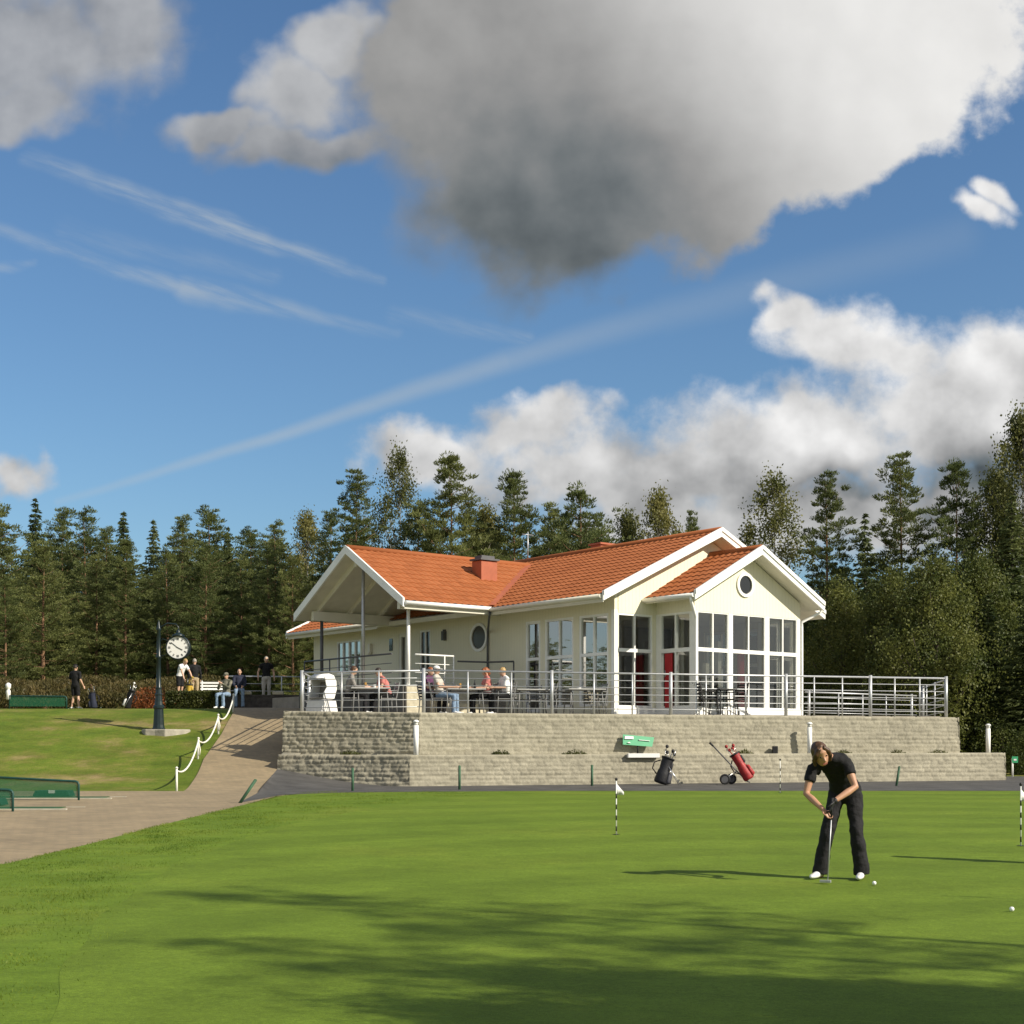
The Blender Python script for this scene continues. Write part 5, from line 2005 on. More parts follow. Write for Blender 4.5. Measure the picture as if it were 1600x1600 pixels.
def golfer(loc, label, yaw=0.0, copy=None):
    J = golfer_joints()
    sh0, sh1 = Vector((-.050, -.475, .93)), Vector((-.100, -.50, .03))
    sd = (sh1 - sh0).normalized()
    hands_ = {'L': (Vector((-.35, -.15, -.92)), Vector((-.8, .1, .3)), .95, 1), 'R': (Vector((.62, -.15, -.75)), Vector((.5, -.5, .35)), .85, -1)}
    yaw = R(-12.6)
    g = person(loc, yaw, label, J, M_CBLK, M_CCHAR, M_HAIRB, M_SKIN, M_SHOE, .50, None, None, .012, True, .026, True, hands_, None, 'L')
    p = empty('putter', loc, yaw, 'steel putter in the putting woman\'s hands, its head just above the green', 'putter')
    mb = MB(); mb.tube([sh0 + sd * .20, sh1], [.0075, .0055], 8); mb.build('shaft', M_STEEL, p)
    mb = MB(); mb.tube([sh0, sh0 + sd * .24], [.014, .011], 8); mb.build('grip', M_BLACK, p)
    mb = MB()
    a = sh1 + Vector((0, 0, -.012))
    mb.bar(a + Vector((-.085, .015, 0)), a + Vector((.035, -.01, 0)), .032, .030)
    mb.bar(a + Vector((-.07, .045, -.004)), a + Vector((.02, .02, -.004)), .03, .016)
    mb.build('putter_head', M_STEEL, p, .004)
    return g, p


gp = hit(1308, 1379.5)
OFF = 0.04
gp.z += OFF
G1, PUT1 = golfer(gp, 'woman in black polo shirt and flared black trousers bent over a putt on the green')
PUT1['label'] = 'steel putter held by the woman in black on the green'

# other people: standing ones
def at_ground(px, py):
    p = hit(px, py); return p
PR = HW(-2.6, 9.0).z
J = stand(1.78); J['elL'] += Vector((.03, -.05, .02)); J['wrL'] = Vector((.19, -.20, 1.02)); J['wrR'] = Vector((-.30, -.1, .92)); J['anL'].x += .05; J['toeL'].x += .06; J['anR'].x -= .05; J['toeR'].x -= .06
person(on(118, 58.6), R(165), 'person in black top and shorts with bare legs, back turned, at the lawn top', J, M_CBLK, M_CBLK, M_HAIRD, M_SKIN2, M_SHOE, .9, .95, M_CBLK)
J = stand(1.72)
J['chest'] += Vector((.0, -.10, -.02)); J['neck'] += Vector((0, -.22, -.06)); J['head'] += Vector((0, -.28, -.09))
for s_ in 'LR':
    J['sh' + s_] += Vector((0, -.20, -.05)); J['el' + s_] += Vector((0, -.36, -.02)); J['wr' + s_] += Vector((0, -.40, -.08))
person(on(281, 58.8) + Vector((0, 0, .38)), R(60), 'person in white top and dark shorts leaning over a yellow golf bag under the clock', J, M_CWHITE, M_CBLK, M_HAIRY, M_SKIN2, M_SHOE, .6, .9)
J = stand(1.74)
person(on(304, 59.2) + Vector((0, 0, .30)), R(200), 'grey-haired man in black jacket and beige trousers standing behind the hedge', J, M_CBLK, M_CBEIGE, M_HAIRG, M_SKIN2, M_BLACK, 1.95)
J = stand(1.78)
J['wrL'] = Vector((.30, -.05, .95)); J['elL'] = Vector((.29, .04, 1.17)); J['elR'] = Vector((-.31, .05, 1.17)); J['wrR'] = Vector((-.32, -.08, .94))
person(on(416, 56.5) + Vector((0, 0, .25)), R(15), 'man in black T-shirt and light trousers standing at the railing near the porch', J, M_CBLK, M_CLTROU, M_HAIRG, M_SKIN2, M_SHOE, .5)
J = sit(.45)
J['elL'] += Vector((0, -.1, .02)); J['wrL'] = Vector((.02, -.32, .95)); J['wrR'] = Vector((-.05, -.34, .92)); J['elR'] += Vector((0, -.1, 0))
person(on(352, 54.3), R(-20), 'person in mottled top and light blue jeans wearing a cap, seated at the ramp top', J, M_CCAMO, M_CJEAN, M_HAIRD, M_SKIN2, M_SHOE, 1.9, None, M_CCAMO)
J = sit(.62)
person(on(374, 54.9), R(10), 'person in dark blue top and pale jeans, seated beside the one in a mottled top', J, M_CNAVY, M_CJEAN, M_HAIRD, M_SKIN2, M_BLACK, 1.9)

# ------------------------------------------------------------------ terrace furniture
M_CHAIR = mat('grey_chair', (0.20, 0.20, 0.195), 0.5, 0.1, 6.0, metal=0.2)
M_CHAIRD = mat('dark_wicker', (0.030, 0.029, 0.028), 0.7, 0.3, 30.0, 0.5, 60)
M_TABLE = mat('table_top', (0.40, 0.40, 0.385), 0.5, 0.1, 6.0)


def make_chair(m, name='terrace_chair'):
    root = empty(name, (0, 0, 0))
    mb = MB(); mb.box((-.23, -.22, .43), (.23, .22, .46)); mb.build('seat', m, root, .008)
    mb = MB()
    for k in range(5):
        z = .52 + k * .085
        mb.bar((-.21, .225 + k * .02, z), (.21, .225 + k * .02, z), .018, .055)
    mb.bar((-.22, .215, .40), (-.22, .325, .92), .025, .03, (0, 1, 0)); mb.bar((.22, .215, .40), (.22, .325, .92), .025, .03, (0, 1, 0))
    mb.build('backrest', m, root)
    for sx in (-1, 1):
        mb = MB(); mb.tube([(sx * .245, .24, .66), (sx * .26, -.18, .66)], .017, 6); mb.build('armrest', m, root)
        for sy, e in ((-1, .66), (1, .44)):
            mb = MB(); mb.tube([(sx * .24, sy * .21, e), (sx * .26, sy * .24, 0)], .014, 6); mb.build('leg', m, root)
    return root


def make_table(w, d, m, ml, name='terrace_table'):
    root = empty(name, (0, 0, 0))
    mb = MB(); mb.box((-w / 2, -d / 2, .70), (w / 2, d / 2, .735)); mb.build('tabletop', m, root, .01)
    for sx in (-1, 1):
        for sy in (-1, 1):
            mb = MB(); mb.tube([(sx * (w / 2 - .1), sy * (d / 2 - .1), .70), (sx * (w / 2 - .05), sy * (d / 2 - .05), 0)], .018, 6); mb.build('leg', ml, root)
    return root


chair0 = make_chair(M_CHAIR); chairD = make_chair(M_CHAIRD, 'wicker_chair')
table0 = make_table(1.1, .75, M_TABLE, M_CHAIR); tableD = make_table(.75, .6, M_CHAIRD, M_CHAIRD)
used = set()


def put(proto, px, D, yaw, label, cat, group, z=ZT + .004):
    o = proto if proto.name not in used else copy_tree(proto)
    used.add(proto.name)
    o.location = ((px - CX) / FPX * D, D, z)
    o.rotation_euler = (0, 0, R(yaw))
    return tag(o, label, cat, group)


GC, GT = 'chairs on the terrace', 'tables on the terrace'
put(table0, 578, 40.6, 10, 'grey table between the person in grey and the person in pink', 'table', GT)
put(chair0, 548, 40.5, 95, 'grey chair the person in grey sits on, nearest the white hooded chair', 'chair', GC)
put(chair0, 604, 41.0, -70, 'grey chair under the person in pink left of the stone pier', 'chair', GC)
put(table0, 726, 41.2, 12, 'grey table between the person in jeans and the auburn-haired one', 'table', GT)
put(chair0, 690, 40.8, 80, 'grey chair the person in jeans and white cap sits on', 'chair', GC)
put(chair0, 672, 41.3, 70, 'grey chair of the person in purple, beside the corner post', 'chair', GC)
put(chair0, 758, 41.4, -75, 'grey chair under the auburn-haired person in front of the long wall', 'chair', GC)
put(chair0, 788, 41.2, -80, 'grey chair under the fair-haired person in white', 'chair', GC)
put(table0, 832, 41.6, 14, 'empty grey table left of the railing\'s thick middle post', 'table', GT)
put(chair0, 812, 42.0, 60, 'empty grey chair behind the white-shirted person\'s right side', 'chair', GC)
put(chair0, 852, 41.6, -80, 'empty grey chair just left of the railing\'s thick middle post', 'chair', GC)
put(chair0, 838, 42.6, 10, 'empty grey chair against the tall windows behind the empty left table', 'chair', GC)
put(table0, 912, 41.3, 14, 'empty grey table in front of the windows nearest the white corner post', 'table', GT)
put(chair0, 882, 41.2, 85, 'empty grey chair just right of the railing\'s thick middle post', 'chair', GC)
put(chair0, 930, 41.4, -70, 'empty grey chair right of the table nearest the white corner post', 'chair', GC)
TBy = lambda px: 41.3
put(tableD, 1131, 41.42, 30, 'dark table in front of the glazed bay', 'table', GT)
put(chairD, 1104, 41.25, 110, 'dark wicker chair left of the dark table by the bay', 'chair', GC)
put(chairD, 1148, 41.55, -60, 'dark wicker chair right of the dark table by the bay', 'chair', GC)
put(chairD, 1122, 41.72, 35, 'dark wicker chair against the bay glass behind the dark table', 'chair', GC)
# inside the front room
put(tableD, 1105, 43.6, 20, 'dark dining table inside the glazed bay, seen through the left bay pane', 'table', GT, ZF + .004)
put(chairD, 1178, 44.3, 200, 'dark chair inside the glazed bay, right half, behind the glass', 'chair', GC, ZF + .004)

PZT = ZT + .004
M_DRINK = mat('drink', (0.35, 0.20, 0.05), 0.1)
for k, (px, D, kind, lb) in enumerate(((571, 40.55, 'glass', 'glass on the left table in front of the person in grey'), (585, 40.7, 'cup', 'white cup on the left table near the person in pink'), (719, 41.1, 'glass', 'glass of beer on the table of the person in jeans'),
                                       (735, 41.3, 'cup', 'white cup on the table of the auburn-haired person'), (742, 41.15, 'bottle', 'dark bottle on the table of the auburn-haired person'), (905, 41.2, 'ashtray', 'small white ashtray on the table nearest the white corner post'))):
    mb = MB()
    if kind == 'glass': mb.lathe((0, 0, 0), [(.028, 0), (.036, .15)], 10)
    elif kind == 'cup': mb.lathe((0, 0, 0), [(.028, 0), (.042, .03), (.044, .09)], 10)
    elif kind == 'bottle': mb.lathe((0, 0, 0), [(.034, 0), (.034, .14), (.014, .19), (.014, .25)], 10)
    else: mb.lathe((0, 0, 0), [(.05, 0), (.06, .04)], 10)
    o = mb.build(kind, M_DRINK if kind == 'glass' else (M_BLACK if kind == 'bottle' else M_CWHITE))
    o.location = ((px - CX) / FPX * D, D, ZT + .74); tag(o, lb, kind)
def seated(px, D, yaw, label, top, legs, hair, lean=0.0, cap=None, sleeve=.5, skin=M_SKIN2, shoe=M_SHOE, back=0.0, long_hair=False):
    J = sit(.46)
    for a in ('chest', 'neck', 'head', 'shL', 'shR'):
        f = {'chest': .5, 'neck': .95, 'head': 1.2, 'shL': .85, 'shR': .85}[a]
        J[a] = J[a] + Vector((0, -lean * f + back * f, -abs(lean) * .2 * f))
    for a in ('elL', 'elR'):
        J[a] = J[a] + Vector((0, -lean * .7 + back * .5, 0))
    for a in ('wrL', 'wrR'):
        J[a] = J[a] + Vector((0, -.10, .10))
    return person(((px - CX) / FPX * D, D, PZT), R(yaw), label, J, top, legs, hair, skin, shoe, sleeve, None, cap, .019, long_hair=long_hair)
seated(550, 40.5, 95, 'person in grey jacket and grey-blue trousers leaning over a table behind the left railing', M_CGREY, M_CCHAR, M_HAIRB, .10, None, 1.9)
seated(602, 41.0, -70, 'person in pink top leaning forward left of the stone pier', M_CPINK, M_CBLK, M_HAIRD, .22, None, .6)
seated(673, 41.3, 60, 'person in purple top sitting just right of the corner railing post', M_CPURP, M_CBLK, M_HAIRR, .05, None, .6)
seated(692, 40.8, 75, 'person in white cap and blue jeans seated on the terrace behind the railing', M_CLTROU, M_CJEAN, M_HAIRB, .0, M_CWHITE, .6, back=.10)
seated(758, 41.4, -75, 'auburn-haired person in pink seated at the middle terrace table', M_CPINK, M_CBLK, M_HAIRR, .05, None, .6, long_hair=True)
seated(788, 41.2, -65, 'fair-haired person in white shirt seated on the terrace before the long wall', M_CWHITE, M_CBLK, M_HAIRY, .10, None, .9)

# white hooded chair at the left end of the terrace
hc = empty('hooded_chair', ((501 - CX) / FPX * 40.0, 40.0, PZT), R(-38), 'white hooded beach chair with grey lining at the left end of the terrace railing', 'beach chair')
mb = MB()
prof = []
for k in range(9):
    a = R(200 - k * 25.0)
    prof.append((0, .12 + .36 * math.cos(a) * .9, .98 + .20 * math.sin(a)))
pts_o = [(0, .30, .46), (0, .42, .75), (0, .40, 1.0), (0, .28, 1.17), (0, .06, 1.22), (0, -.16, 1.15), (0, -.20, 1.08)]
vs, fs = [], []
for x_ in (-.36, .36):
    for p in pts_o: vs.append((x_, p[1], p[2]))
    for p in pts_o: vs.append((x_ * .92, p[1] * .88 + .0, p[2] - .05 if p[2] > .6 else p[2]))
n_ = len(pts_o)
for k in range(n_ - 1):
    fs.append((k, k + 1, 2 * n_ + k + 1, 2 * n_ + k))
    fs.append((n_ + k, 3 * n_ + k, 3 * n_ + k + 1, n_ + k + 1))
    fs.append((k, n_ + k, n_ + k + 1, k + 1))
    fs.append((2 * n_ + k, 2 * n_ + k + 1, 3 * n_ + k + 1, 3 * n_ + k))
mb.add(vs, fs, True)
for x_ in (-.36, .33):
    mb.prism([(x_, .30, .46), (x_, .42, .75), (x_, .40, 1.0), (x_, .28, 1.16), (x_, .06, 1.21), (x_, -.16, 1.14), (x_, -.05, .80), (x_, -.20, .62), (x_, -.22, .46)], (.03, 0, 0))
mb.build('hood', M_CWHITE, hc)
mb = MB(); mb.prism([(-.40, -.36, 0), (-.40, .46, 0), (-.40, .34, .42), (-.40, -.24, .42)], (.80, 0, 0)); mb.build('base', M_CWHITE, hc, .02)
mb = MB(); mb.box((-.32, -.24, .425), (.32, .28, .50)); mb.prism([(-.32, .22, .50), (-.32, .30, .50), (-.32, .38, .98), (-.32, .30, .98)], (.64, 0, 0)); mb.build('cushion', M_CGREY, hc, .02)

# ------------------------------------------------------------------ post clock
M_CGREEN = mat('clock_green', (0.007, 0.017, 0.018), 0.35, 0.2, 6.0, spec=0.5)
ck = hit(248, 1142)
clock = empty('post_clock', ck, 0, 'dark green ornamental post clock with round white dial on the lawn bank', 'clock')
mb = MB()
mb.lathe((0, 0, 0), [(.225, 0), (.225, .08), (.20, .10), (.185, .20), (.17, .42), (.155, .72), (.195, .76), (.195, .82), (.15, .86), (.13, .98), (.115, 1.18), (.14, 1.21), (.105, 1.26), (.09, 1.40)], 12, False)
mb.build('pedestal', M_CGREEN, clock)
mb = MB()
mb.lathe((0, 0, 0), [(.085, 1.38), (.11, 1.42), (.08, 1.47), (.07, 2.4), (.095, 2.44), (.095, 2.5), (.07, 2.54), (.06, 3.35), (.095, 3.4), (.06, 3.46), (.03, 3.62), (.005, 3.72)], 12)
mb.build('pole', M_CGREEN, clock)
mb = MB()
mb.tube([(.02, 0, 3.42), (.30, 0, 3.60), (.58, 0, 3.56), (.66, 0, 3.46), (.66, 0, 3.22)], [.028, .028, .026, .024, .022], 8)
mb.tube([(.05, 0, 2.98), (.14, 0, 3.08), (.28, 0, 3.02), (.36, 0, 2.92)], .02, 6)
mb.tube([(.05, 0, 2.55), (.16, 0, 2.50), (.30, 0, 2.58), (.40, 0, 2.62)], .02, 6)
mb.build('bracket', M_CGREEN, clock)
DX, DZ = .66, 2.78
case = None
mb = MB()
N = 32
ring = lambda r, y: [(DX + r * math.cos(2 * math.pi * k / N), y, DZ + r * math.sin(2 * math.pi * k / N)) for k in range(N)]
vs = ring(.365, -.12) + ring(.405, -.12) + ring(.405, .12) + ring(.365, .12) + ring(.365, -.10) + ring(.365, .10)
fs = []
for k in range(N):
    k2 = (k + 1) % N
    fs += [(k, k2, N + k2, N + k), (N + k, N + k2, 2 * N + k2, 2 * N + k), (2 * N + k, 2 * N + k2, 3 * N + k2, 3 * N + k), (k, 4 * N + k, 4 * N + k2, k2), (3 * N + k, 3 * N + k2, 5 * N + k2, 5 * N + k)]
mb.add(vs, fs, True)
mb.lathe((DX, 0, DZ), [(.20, .37), (.22, .41), (.12, .46), (.05, .50), (.06, .55), (.02, .62)], 10)
mb.lathe((DX, 0, DZ), [(.02, -.50), (.06, -.46), (.10, -.41), (.16, -.39)], 10)
case = mb.build('clock_case', M_CGREEN, clock)
M_DIAL = mat('dial', (0.82, 0.81, 0.77), 0.4)
for sg in (-1, 1):
    mb = MB(); mb.add(ring(.366, .098 * sg), [tuple(range(N))]); mb.build('dial', M_DIAL, case)
mb = MB()
for k in range(12):
    a = 2 * math.pi * k / 12
    r0, r1 = (.245, .325)
    for off in ((-.013, .013) if k % 3 else (-.028, 0, .028)):
        c, s_ = math.sin(a), math.cos(a)
        p0 = Vector((DX + c * r0 + s_ * off, -.102, DZ + s_ * r0 - c * off)); p1 = Vector((DX + c * r1 + s_ * off, -.102, DZ + s_ * r1 - c * off))
        mb.bar(p0, p1, .012, .006, (0, 1, 0))
mb.build('numerals', M_BLACK, case)
for nm, ang, L, w in (('hour_hand', 118, .18, .024), ('minute_hand', -52, .28, .016)):
    mb = MB()
    a = R(ang)
    mb.bar((DX - math.sin(a) * .05, -.108, DZ - math.cos(a) * .05), (DX + math.sin(a) * L, -.108, DZ + math.cos(a) * L), w, .006, (0, 1, 0))
    mb.build(nm, M_BLACK, case)
# the low concrete plinth under it
mb = MB()
pl_ = [(math.cos(a) * r, math.sin(a) * r * .8) for a, r in zip(np.linspace(0, 2 * math.pi, 15)[:-1], rng.uniform(.62, .80, 14))]
mb.prism([(x_ + .18, y_ - .10, -.25) for x_, y_ in pl_], (0, 0, .29))
o = mb.build('plinth_slab', mat('concrete', (0.36, 0.33, 0.27), 0.9, 0.2, 5.0, 0.5, 20), None, .03)
o.location = ck
tag(o, 'rough concrete slab under the post clock', 'slab')
clock.scale = (ck.y / 48.6,) * 3

# ------------------------------------------------------------------ rope fence beside the ramp
M_ROPE = mat('white_rope', (0.74, 0.72, 0.64), 0.8, 0.08, 20.0)
fps = [hit(276, 1236.5), hit(309, 1186), hit(341, 1147), hit(364, 1113)]
tops = []
labs = ['nearest white rope-fence post, at the bottom corner of the lawn', 'second white rope-fence post up the ramp', 'third white rope-fence post up the ramp, leaning a little', 'topmost white rope-fence post near the seated pair']
for i, (p, lb) in enumerate(zip(fps, labs)):
    mb = MB()
    mb.tube([(0, 0, -.1), (.02 * (i % 2), 0, .56)], [.030, .026], 8)
    mb.lathe((.02 * (i % 2), 0, .55), [(.034, 0), (.036, .03), (.01, .05)], 8)
    o = mb.build('fence_post', M_ROPE)
    o.location = p
    tag(o, lb, 'post', 'rope fence posts')
    tops.append(p + Vector((.02 * (i % 2), 0, .50)))
mb = MB()
for a, b in zip(tops[:-1], tops[1:]):
    pts = []
    for k in range(13):
        t = k / 12
        q = lerp(a, b, t)
        q.z -= 4 * t * (1 - t) * (.30)
        q.z = max(q.z, gz(q.x, q.y) + .10)
        pts.append(q)
    mb.tube(pts, .024, 6, False)
for a in tops[1:3]:
    mb.tube([a, a + Vector((.05, -.02, -.25)), a + Vector((.03, -.02, -.40))], .018, 6)
o = mb.build('rope', M_ROPE)
tag(o, 'thick white rope sagging between the fence posts beside the ramp', 'rope')

# ------------------------------------------------------------------ driving range dividers, trays and mats
M_FRAME = mat('green_frame', (0.010, 0.055, 0.045), 0.45, 0.15, 6.0)
def net_mat():
    m = bpy.data.materials.new('green_net')
    m.use_nodes = True
    nt = m.node_tree
    nt.nodes.clear()
    L = nt.links.new
    out = node(nt, 'ShaderNodeOutputMaterial'); tr = node(nt, 'ShaderNodeBsdfTransparent'); df = node(nt, 'ShaderNodeBsdfDiffuse')
    df.inputs[0].default_value = (0.03, 0.14, 0.075, 1)
    mx = node(nt, 'ShaderNodeMixShader'); mx.inputs[0].default_value = 0.46
    L(tr.outputs[0], mx.inputs[1]); L(df.outputs[0], mx.inputs[2]); L(mx.outputs[0], out.inputs[0])
    return m
M_NET = net_mat()
M_MAT = mat('turf_mat', (0.030, 0.085, 0.030), 0.95, 0.2, 20.0)
def divider(px1, py1, length, h, label, slope=.05, yaw=0.0):
    p = hit(px1, py1)
    root = empty('net_divider', p + Vector((0, 0, .03)), yaw, label, 'divider', 'green range dividers')
    mb = MB()
    mb.tube([(0, 0, -.1), (0, 0, h - .06), (-.02, 0, h - .02), (-.07, 0, h), (-length, 0, h + length * slope), (-length, 0, -.1)], .024, 8)
    mb.build('frame', M_FRAME, root)
    mb = MB()
    mb.prism([(-.01, 0, .05), (-length, 0, .05), (-length, 0, h + length * slope), (-.03, 0, h - .01)], (0, .012, 0))
    mb.build('net', M_NET, root)
    return root
divider(123, 1252.5, 3.2, .40, 'green netted tube divider, the farther of two at the left edge of the path')
divider(20, 1270.5, 2.0, .40, 'green netted tube divider at the very left edge of the path, nearer one')
d3 = divider(104, 1107.5, 1.9, .38, 'low green net screen at the top of the lawn left of the man in shorts', 0.01)
for k, (px, py, lb) in enumerate(((80, 1248, 'green ball tray with a white tag behind the farther divider'), (-30, 1262, 'green ball tray behind the nearer divider at the left edge'))):
    q = hit(px, py)
    t = empty('ball_tray', q + Vector((0, 0, .03)), 0, lb, 'tray')
    mb = MB(); mb.prism([(-.42, 0, .02), (.42, 0, .02), (.36, 0, .15), (-.36, 0, .15)], (0, .4, 0)); mb.build('tray', M_FRAME, t, .015)
    mb = MB(); mb.box((-.06, -.012, .09), (.08, -.004, .16)); mb.build('tag', M_CWHITE, t)
for k, (px, py, w, lb) in enumerate(((95, 1249, 3.4, 'green artificial turf mat under the farther divider'), (15, 1266, 3.2, 'green artificial turf mat under the nearer divider'))):
    q = hit(px, py)
    mb = MB(); mb.box((-w, -.28, -.02), (.95, .42, .018))
    o = mb.build('turf_mat', M_MAT); o.location = q + Vector((0, 0, .034)); tag(o, lb, 'mat')
    mb = MB(); mb.box((-w, -.40, -.02), (1.2, -.30, .012)); mb.box((-w, .44, -.02), (1.3, .54, .012))
    o2 = mb.build('edging', mat('pale_kerb', (0.42, 0.40, 0.32), 0.9, 0.1, 6)); o2.parent = o

# ------------------------------------------------------------------ golf bags
M_BAGB = mat('black_nylon', (0.014, 0.014, 0.017), 0.6, 0.3, 10.0, 0.4, 30)
M_BAGR = mat('red_nylon', (0.32, 0.022, 0.022), 0.55, 0.25, 10.0, 0.4, 30)
M_BAGY = mat('yellow_nylon', (0.50, 0.33, 0.04), 0.55, 0.2, 10.0)
M_CHROME = mat('chrome', (0.62, 0.62, 0.62), 0.25, 0.1, 9.0, metal=0.9)


def golf_bag(loc, yaw, label, m, m2, base, top, legs=True, heads=M_BAGB, nclub=6, fat=1.0, m3=None):
    """bag from base to top (local points); clubs poke from the top"""
    root = empty('golf_bag', loc, yaw, label, 'golf bag')
    b, t = Vector(base), Vector(top)
    d = (t - b).normalized()
    side = Vector((0, 1, 0))
    w = d.cross(side).normalized() * fat
    mb = MB()
    mb.loft([b, b + d * .05, lerp(b, t, .45), lerp(b, t, .55), lerp(b, t, .94), t], [q * fat for q in (.13, .145, .128, .118, .125, .13)], [q * fat for q in (.125, .14, .125, .11, .12, .125)], side, 14)
    mb.build('bag_body', m, root, 0)
    mb = MB()
    mb.loft([lerp(b, t, .06) - w * .10, lerp(b, t, .12) - w * .14, lerp(b, t, .42) - w * .13, lerp(b, t, .47) - w * .09], [.09 * fat, .115 * fat, .11 * fat, .08 * fat], [.04 * fat, .07 * fat, .06 * fat, .03 * fat], side, 12)
    mb.build('pocket', m2, root)
    mb = MB()
    mb.loft([lerp(b, t, .58) - w * .08, lerp(b, t, .62) - w * .11, lerp(b, t, .84) - w * .11, lerp(b, t, .88) - w * .07], [.06, .085, .08, .05], [.03, .05, .045, .02], side, 12)
    mb.build('pocket', m3 or m, root)
    mb = MB()
    mb.loft([t - d * .03, t + d * .015], [.14 * fat, .145 * fat], [.135 * fat, .14 * fat], side, 14)
    mb.build('collar', M_BAGB, root)
    mb = MB()
    mb.tube([lerp(b, t, .30) + w * .13, lerp(b, t, .45) + w * .24, lerp(b, t, .70) + w * .24, lerp(b, t, .85) + w * .13], .018, 6)
    mb.build('strap', M_BAGB, root)
    for k in range(nclub):
        a = 6.283 * k / nclub + .4
        o_ = side * (.075 * math.cos(a)) + w * (.07 * math.sin(a))
        e = t + d * (.12 + .07 * (k % 3)) + o_ * 1.5
        mb = MB()
        mb.tube([t + o_ - d * .05, e], .008, 6)
        if k % 2 == 0:
            mb.ball(e + d * .03, (.045, .04, .05), 8, 5)
        else:
            mb.bar(e, e + side * .05 + d * .02, .02, .045)
        mb.build('club', (heads if k % 2 == 0 else M_CHROME), root)
    if legs:
        for sy in (-1, 1):
            mb = MB()
            e = Vector((t.x + .30, sy * .22, .01))
            mb.tube([lerp(b, t, .86) + side * (.10 * sy) + w * .05, e], .011, 6)
            mb.build('leg', M_CHROME, root)
    return root


bp = hit(1035, 1229.5)
golf_bag(bp + Vector((0, 0, .04)), 0, 'black golf stand bag on the asphalt in front of the grey wall', M_BAGB, mat('grey_nylon', (.085, .085, .095), 0.6, 0.3, 12.0), (-.06, 0, .06), (.16, .06, .72), True, M_BAGB, 8, 1.32)
bp2 = hit(1142, 1228)
tl = golf_bag(bp2 + Vector((0, 0, .04)), 0, 'red and black golf bag strapped on a pull trolley by the wall', M_BAGR, M_BAGR, (.50, 0, .14), (.10, .05, .82), False, M_BAGR, 7, 1.06, M_BAGB)
tr = empty('golf_trolley', bp2 + Vector((0, 0, .04)), 0, 'black two-wheeled golf trolley carrying the red bag, handle pointing up left', 'golf trolley')
mb = MB(); mb.tube([(.42, .0, .10), (.10, -.02, .42), (-.50, 0, 1.06)], .018, 8); mb.tube([(.52, 0, .06), (.42, 0, .10)], .02, 8); mb.build('frame', M_DKSTEEL, tr)
mb = MB(); mb.tube([(-.48, 0, 1.04), (-.58, 0, 1.13)], .026, 8); mb.build('handle', M_BLACK, tr)
for sx in (-.24, .06):
    yy = -.22 if sx < 0 else .24
    mb = MB()
    c = Vector((sx * .8, yy, .145))
    pts = [c + Vector((math.cos(a) * .115, 0, math.sin(a) * .115)) for a in np.linspace(0, 2 * math.pi, 21)]
    mb.tube(pts, .03, 8, False); w_ = mb.build('wheel', M_BLACK, tr)
    mb = MB()
    mb.tube([c - Vector((0, .02, 0)), c + Vector((0, .02, 0))], .09, 14); mb.build('hub', M_DKSTEEL, w_)
    mb = MB(); mb.tube([c, (.16, 0, .38)], .013, 6); mb.build('wheel_strut', M_CHROME, tr)
q = on(147, 58.3)
golf_bag(q, R(180), 'dark golf bag with brown headcovers standing right of the man in shorts', M_CNAVY, M_CNAVY, (0, 0, .03), (.08, 0, .66), False, M_HAIRB, 4)
q = on(203, 58.2)
golf_bag(q, R(180), 'black and white stand bag with spread legs left of the post clock', M_CBLK, M_CWHITE, (0.12, 0, .03), (-.10, 0, .74), True, M_CWHITE, 4)
q = on(295, 57.6) + Vector((0, 0, .36))
golf_bag(q, R(0), 'yellow golf bag behind the hedge beside the person in white', M_BAGY, M_BAGY, (0, 0, .02), (.03, 0, .60), False, M_BAGY, 3)

# ------------------------------------------------------------------ flags, balls, stakes
M_FLAGW = mat('flag_cloth', (0.76, 0.76, 0.73), 0.8, 0.04, 8.0)
def flagstick(px, py, h, label, flag=True, loc=None):
    p = loc or hit(px, py)
    p = p + Vector((0, 0, OFF))
    root = empty('flagstick', p, 0, label, 'flagstick', 'flags on the putting green')
    mb = MB()
    mb.tube([(0, 0, -.02), (0, 0, h)], .009, 8)
    pole = mb.build('pole', M_FLAGW, root)
    for k in range(4):
        mb = MB(); z = h * (.06 + .20 * k)
        mb.tube([(0, 0, z), (0, 0, z + h * .09)], .0105, 8)
        mb.build('black_band', M_BLACK, pole)
    mb = MB(); mb.ball((0, 0, h + .01), (.022, .022, .026), 8, 5); mb.build('knob', M_BLACK, pole)
    if flag:
        mb = MB()
        vs, fs = [], []
        for k in range(6):
            t = k / 5
            y_ = .012 * math.sin(t * 5)
            vs += [(.008 + .105 * t, y_, h - .06 - .165 * t * .75), (.008 + .105 * t, y_, h - .225 + .0 * t)]
        for k in range(5):
            fs.append((2 * k, 2 * k + 1, 2 * k + 3, 2 * k + 2))
        mb.add(vs, fs, True)
        f = mb.build('flag', M_FLAGW, root)
        s_ = f.modifiers.new('solid', 'SOLIDIFY'); s_.thickness = .003
    # the cup it stands in
    mb = MB(); mb.tube([(0, 0, .0), (0, 0, .003)], .054, 16); mb.build('cup', M_BLACK, root)
    return root
flagstick(963, 1308, .82, 'white pennant on a black-banded stick left of the woman, middle of the green')
flagstick(1595, 1326, .84, 'white pennant on a black-banded stick at the right edge of the photo')
flagstick(1219, 1241, .76, 'thin banded stick without a pennant at the far side of the green', False)
flagstick(0, 0, .84, 'white pennant beyond the right edge of the photo, seen only by its shadow', True, Vector((5.55, 14.25, gz(5.55, 14.25))))
J = stand(1.70)
